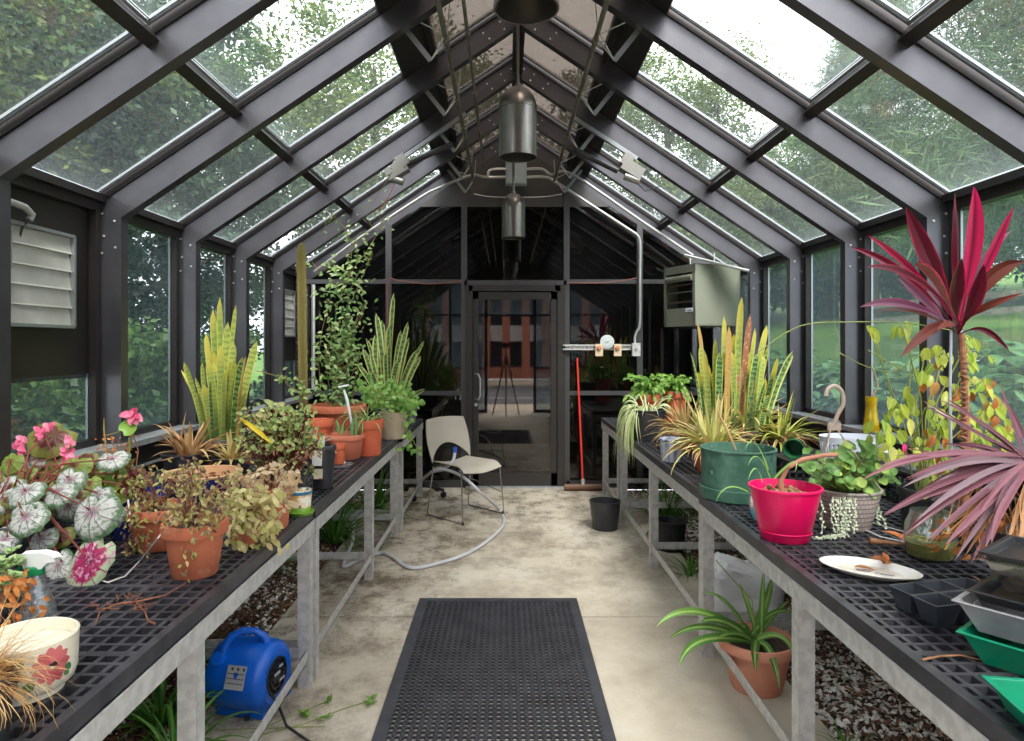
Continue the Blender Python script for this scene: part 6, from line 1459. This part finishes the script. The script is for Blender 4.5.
m=MB(); m.tube(smooth([at(388,330,6.8),at(388,282,6.8),at(400,281,6.8),at(430,284,6.8),at(463,281,6.8)]),.005,5); tag(m.build('wire',M('red_brown_wire',srgb(130,72,58),.6)),'thin red brown wire along the left crossbar of the end wall','wire')
m=MB(); m.tube(smooth([at(567,283,6.8),at(600,283,6.8),at(620,281,6.8),at(637,278,6.8)]),.005,5); tag(m.build('wire',bpy.data.materials['red_brown_wire']),'thin red brown wire along the right crossbar of the end wall','wire')
m=MB(); m.tube(smooth([at(474,194,6.6),at(495,197,6.6),at(540,197,6.6),at(562,194,6.6)]),.0035,5); tag(m.build('wire',emt),'thin grey wire strung between the two roof vent shafts','wire')
# thermostat rail
t=thing('strut_rail','slotted steel rail carrying the thermostats on the end wall','rail',at(602,347,6.8)); m=WB(t)
m.mm(at(563,346,6.83),at(634,344.5,6.80)); m.mm(at(563,350,6.83),at(634,348.5,6.80)); m.mm(at(563,350,6.84),at(634,344.5,6.83))
for i in range(9): u=566+i*3.6; m.mm(at(u,349,6.83),at(u+1.2,345.5,6.80))
m.build('rail_channel',galv,t,False)
tb=M('thermostat_beige',srgb(214,190,160),.5)
for u,l in ((599,'beige thermostat left of the round gauge'),(617.5,'beige thermostat right of the round gauge')):
    t=thing('thermostat',l,'thermostat',at(u,350,6.79)); m=WB(t); m.mm(at(u-4,356,6.80),at(u+4,344,6.755)); cs=m.build('case',tb,t,False)
    m=WB(t); c=at(u,348,6.752); m.lathe([(.024,0),(.024,.012),(.018,.018),(.0001,.019)],c,20,Matrix.Rotation(PI/2,3,'X')); dl_=m.build('dial',M('tan_dial',srgb(190,130,90),.5),cs)
t=thing('round_gauge','round white dial thermometer above the slotted rail','gauge',at(606.5,342,6.78)); c=at(607,342,6.79); m=WB(t); m.lathe([(.072,0),(.072,.014),(.066,.016),(.0001,.0155)],c,32,Matrix.Rotation(PI/2,3,'X')); m.build('gauge_face',M('gauge_face',srgb(196,204,204),.3),t)
m=WB(t)
for i in range(20): a=i/20*6.28; m.box(c+V(.055*math.cos(a),-.0165,.055*math.sin(a)),(.004,.001,.004))
m.bar(c+V(-.02,-.0175,-.012),c+V(.02,-.0175,.012),.004,.002,(0,1,0)); m.build('gauge_marks',M('gauge_ink',(.03,.03,.03),.5),t,False)
t=thing('switch_box','small galvanised switch box at the right end of the slotted rail','switch',at(636,350,6.79)); m=WB(t); m.mm(at(631.5,356,6.80),at(640.5,343,6.745)); m.build('box',galv,t,False); m=WB(t); m.lathe([(.016,0),(.016,.006),(.0001,.007)],at(636,349,6.744),12,Matrix.Rotation(PI/2,3,'X')); m.build('knob',alu,t)
# heater
t=thing('unit_heater','grey green unit heater hanging in the far right corner','heater',V(1.93,6.50,1.66),rz=-1.159)
hm=M('heater_enamel',srgb(132,134,120),.4,.1,srgb(124,126,112),3); W_,D_,H_=.47,.54,.585
m=MB(); x0,x1=-W_/2,W_/2; y0=-D_/2; y1=D_/2; e=.012
m.mm((x0,y0,0),(x0+e,y1,H_)); m.mm((x1-e,y0,0),(x1,y1,H_)); m.mm((x0,y0,0),(x1,y1,e)); m.mm((x0,y0,H_-e),(x1,y1,H_)); m.mm((x0,y1-e,0),(x1,y1,H_)); m.build('casing',hm,t,False)
m=MB(); m.mm((x0,y0-.01,0),(x1,y0,.175)); m.mm((x0,y0-.01,.51),(x1,y0,H_)); m.mm((x0,y0-.01,0),(x0+.035,y0,H_)); m.mm((x1-.035,y0-.01,0),(x1,y0,H_)); fp=m.build('front_panel',hm,t,False)
m=MB(); m.mm((x0+.02,y0+.15,.16),(x1-.02,y0+.16,.52)); m.build('heat_exchanger',M('dark_cavity',(.02,.018,.016),.7),t,False)
m=MB(); m.tube([V(x0+.04,y0+.0,.46),V(x1-.04,y0+.0,.46)],.032,16); m.build('louvre_roll',hm,t)
for z in(.40,.33,.235): m=MB(); m.mm((x0+.035,y0+.01,z-.008 if z!=.33 else z-.003),(x1-.035,y0+.05,z+.008 if z!=.33 else z+.003)); m.build('louvre',hm if z==.33 else M('brown_louvre',srgb(70,58,50),.6),t,False)
m=MB(); m.mm((.10,y0-.013,.135),(.205,y0-.01,.17)); m.build('badge',M('badge_white',srgb(232,234,238),.3),fp,False)
m=MB(); m.tube([V(.12+i*.007,y0-.0145,.152+.005*math.sin(i*2.2)) for i in range(11)],.0022,5); m.build('badge_script',M('badge_blue',srgb(40,60,150),.4),fp)
m=MB()
for x in(x0+.06,x1-.06): m.tube([V(x,0,H_),V(x,0,H_+.12)],.006,8)
m.build('hanger_rods',galv,t)
# leaf litter on the mat edge and sill
random.seed(9)
for i,(x,y,lb) in enumerate(((2.2,4.55,'tiny dry blossoms scattered on the right window sill'),)):
    m=MB()
    for j in range(26): m.leaf((J(.03),J(.28),.004),V(J(1),J(1),.4),V(0,0,1),.018,.012,.5,0,.4)
    o=m.build('fallen_petals',dryL); o.location=(2.25,4.6,.956); tag(o,lb,'petals'); o['kind']='stuff'
# ================= CAMERA, LIGHT =================
sc=bpy.context.scene
cd=bpy.data.cameras.new('camera'); cam=bpy.data.objects.new('camera',cd); C.objects.link(cam); sc.camera=cam
cam.location=(0,0,CH); cam.rotation_euler=(PI/2,0,0)
cd.sensor_fit='HORIZONTAL'; cd.sensor_width=36; cd.lens=36*F/1024; cd.clip_start=.05; cd.clip_end=300
cd.shift_x=(512-U0)/1024; cd.shift_y=-(370.5-V0)/1024
w=bpy.data.worlds.new('overcast_sky'); sc.world=w; w.use_nodes=True; t=w.node_tree; t.nodes.clear()
bg=N(t,'ShaderNodeBackground',Strength=1.0); wo=t.nodes.new('ShaderNodeOutputWorld')
c=ramp(t,noisef(t,3,4,coord='Generated'),[(.3,(.93,.93,1.0)),(.7,(1.0,.98,1.0))]); t.links.new(c,bg.inputs[0]); t.links.new(bg.outputs[0],wo.inputs[0])
sd=bpy.data.lights.new('hazy_sun','SUN'); so=bpy.data.objects.new('hazy_sun',sd); C.objects.link(so)
sd.energy=2.2; sd.angle=math.radians(25); sd.color=(1,.93,.88)
so.rotation_euler=Vector((.25,-.75,1.0)).to_track_quat('Z','Y').to_euler()
sc.view_settings.view_transform='Standard'; sc.view_settings.look='None'; sc.view_settings.gamma=1; sc.view_settings.exposure=2.35
sc.view_settings.use_curve_mapping=False
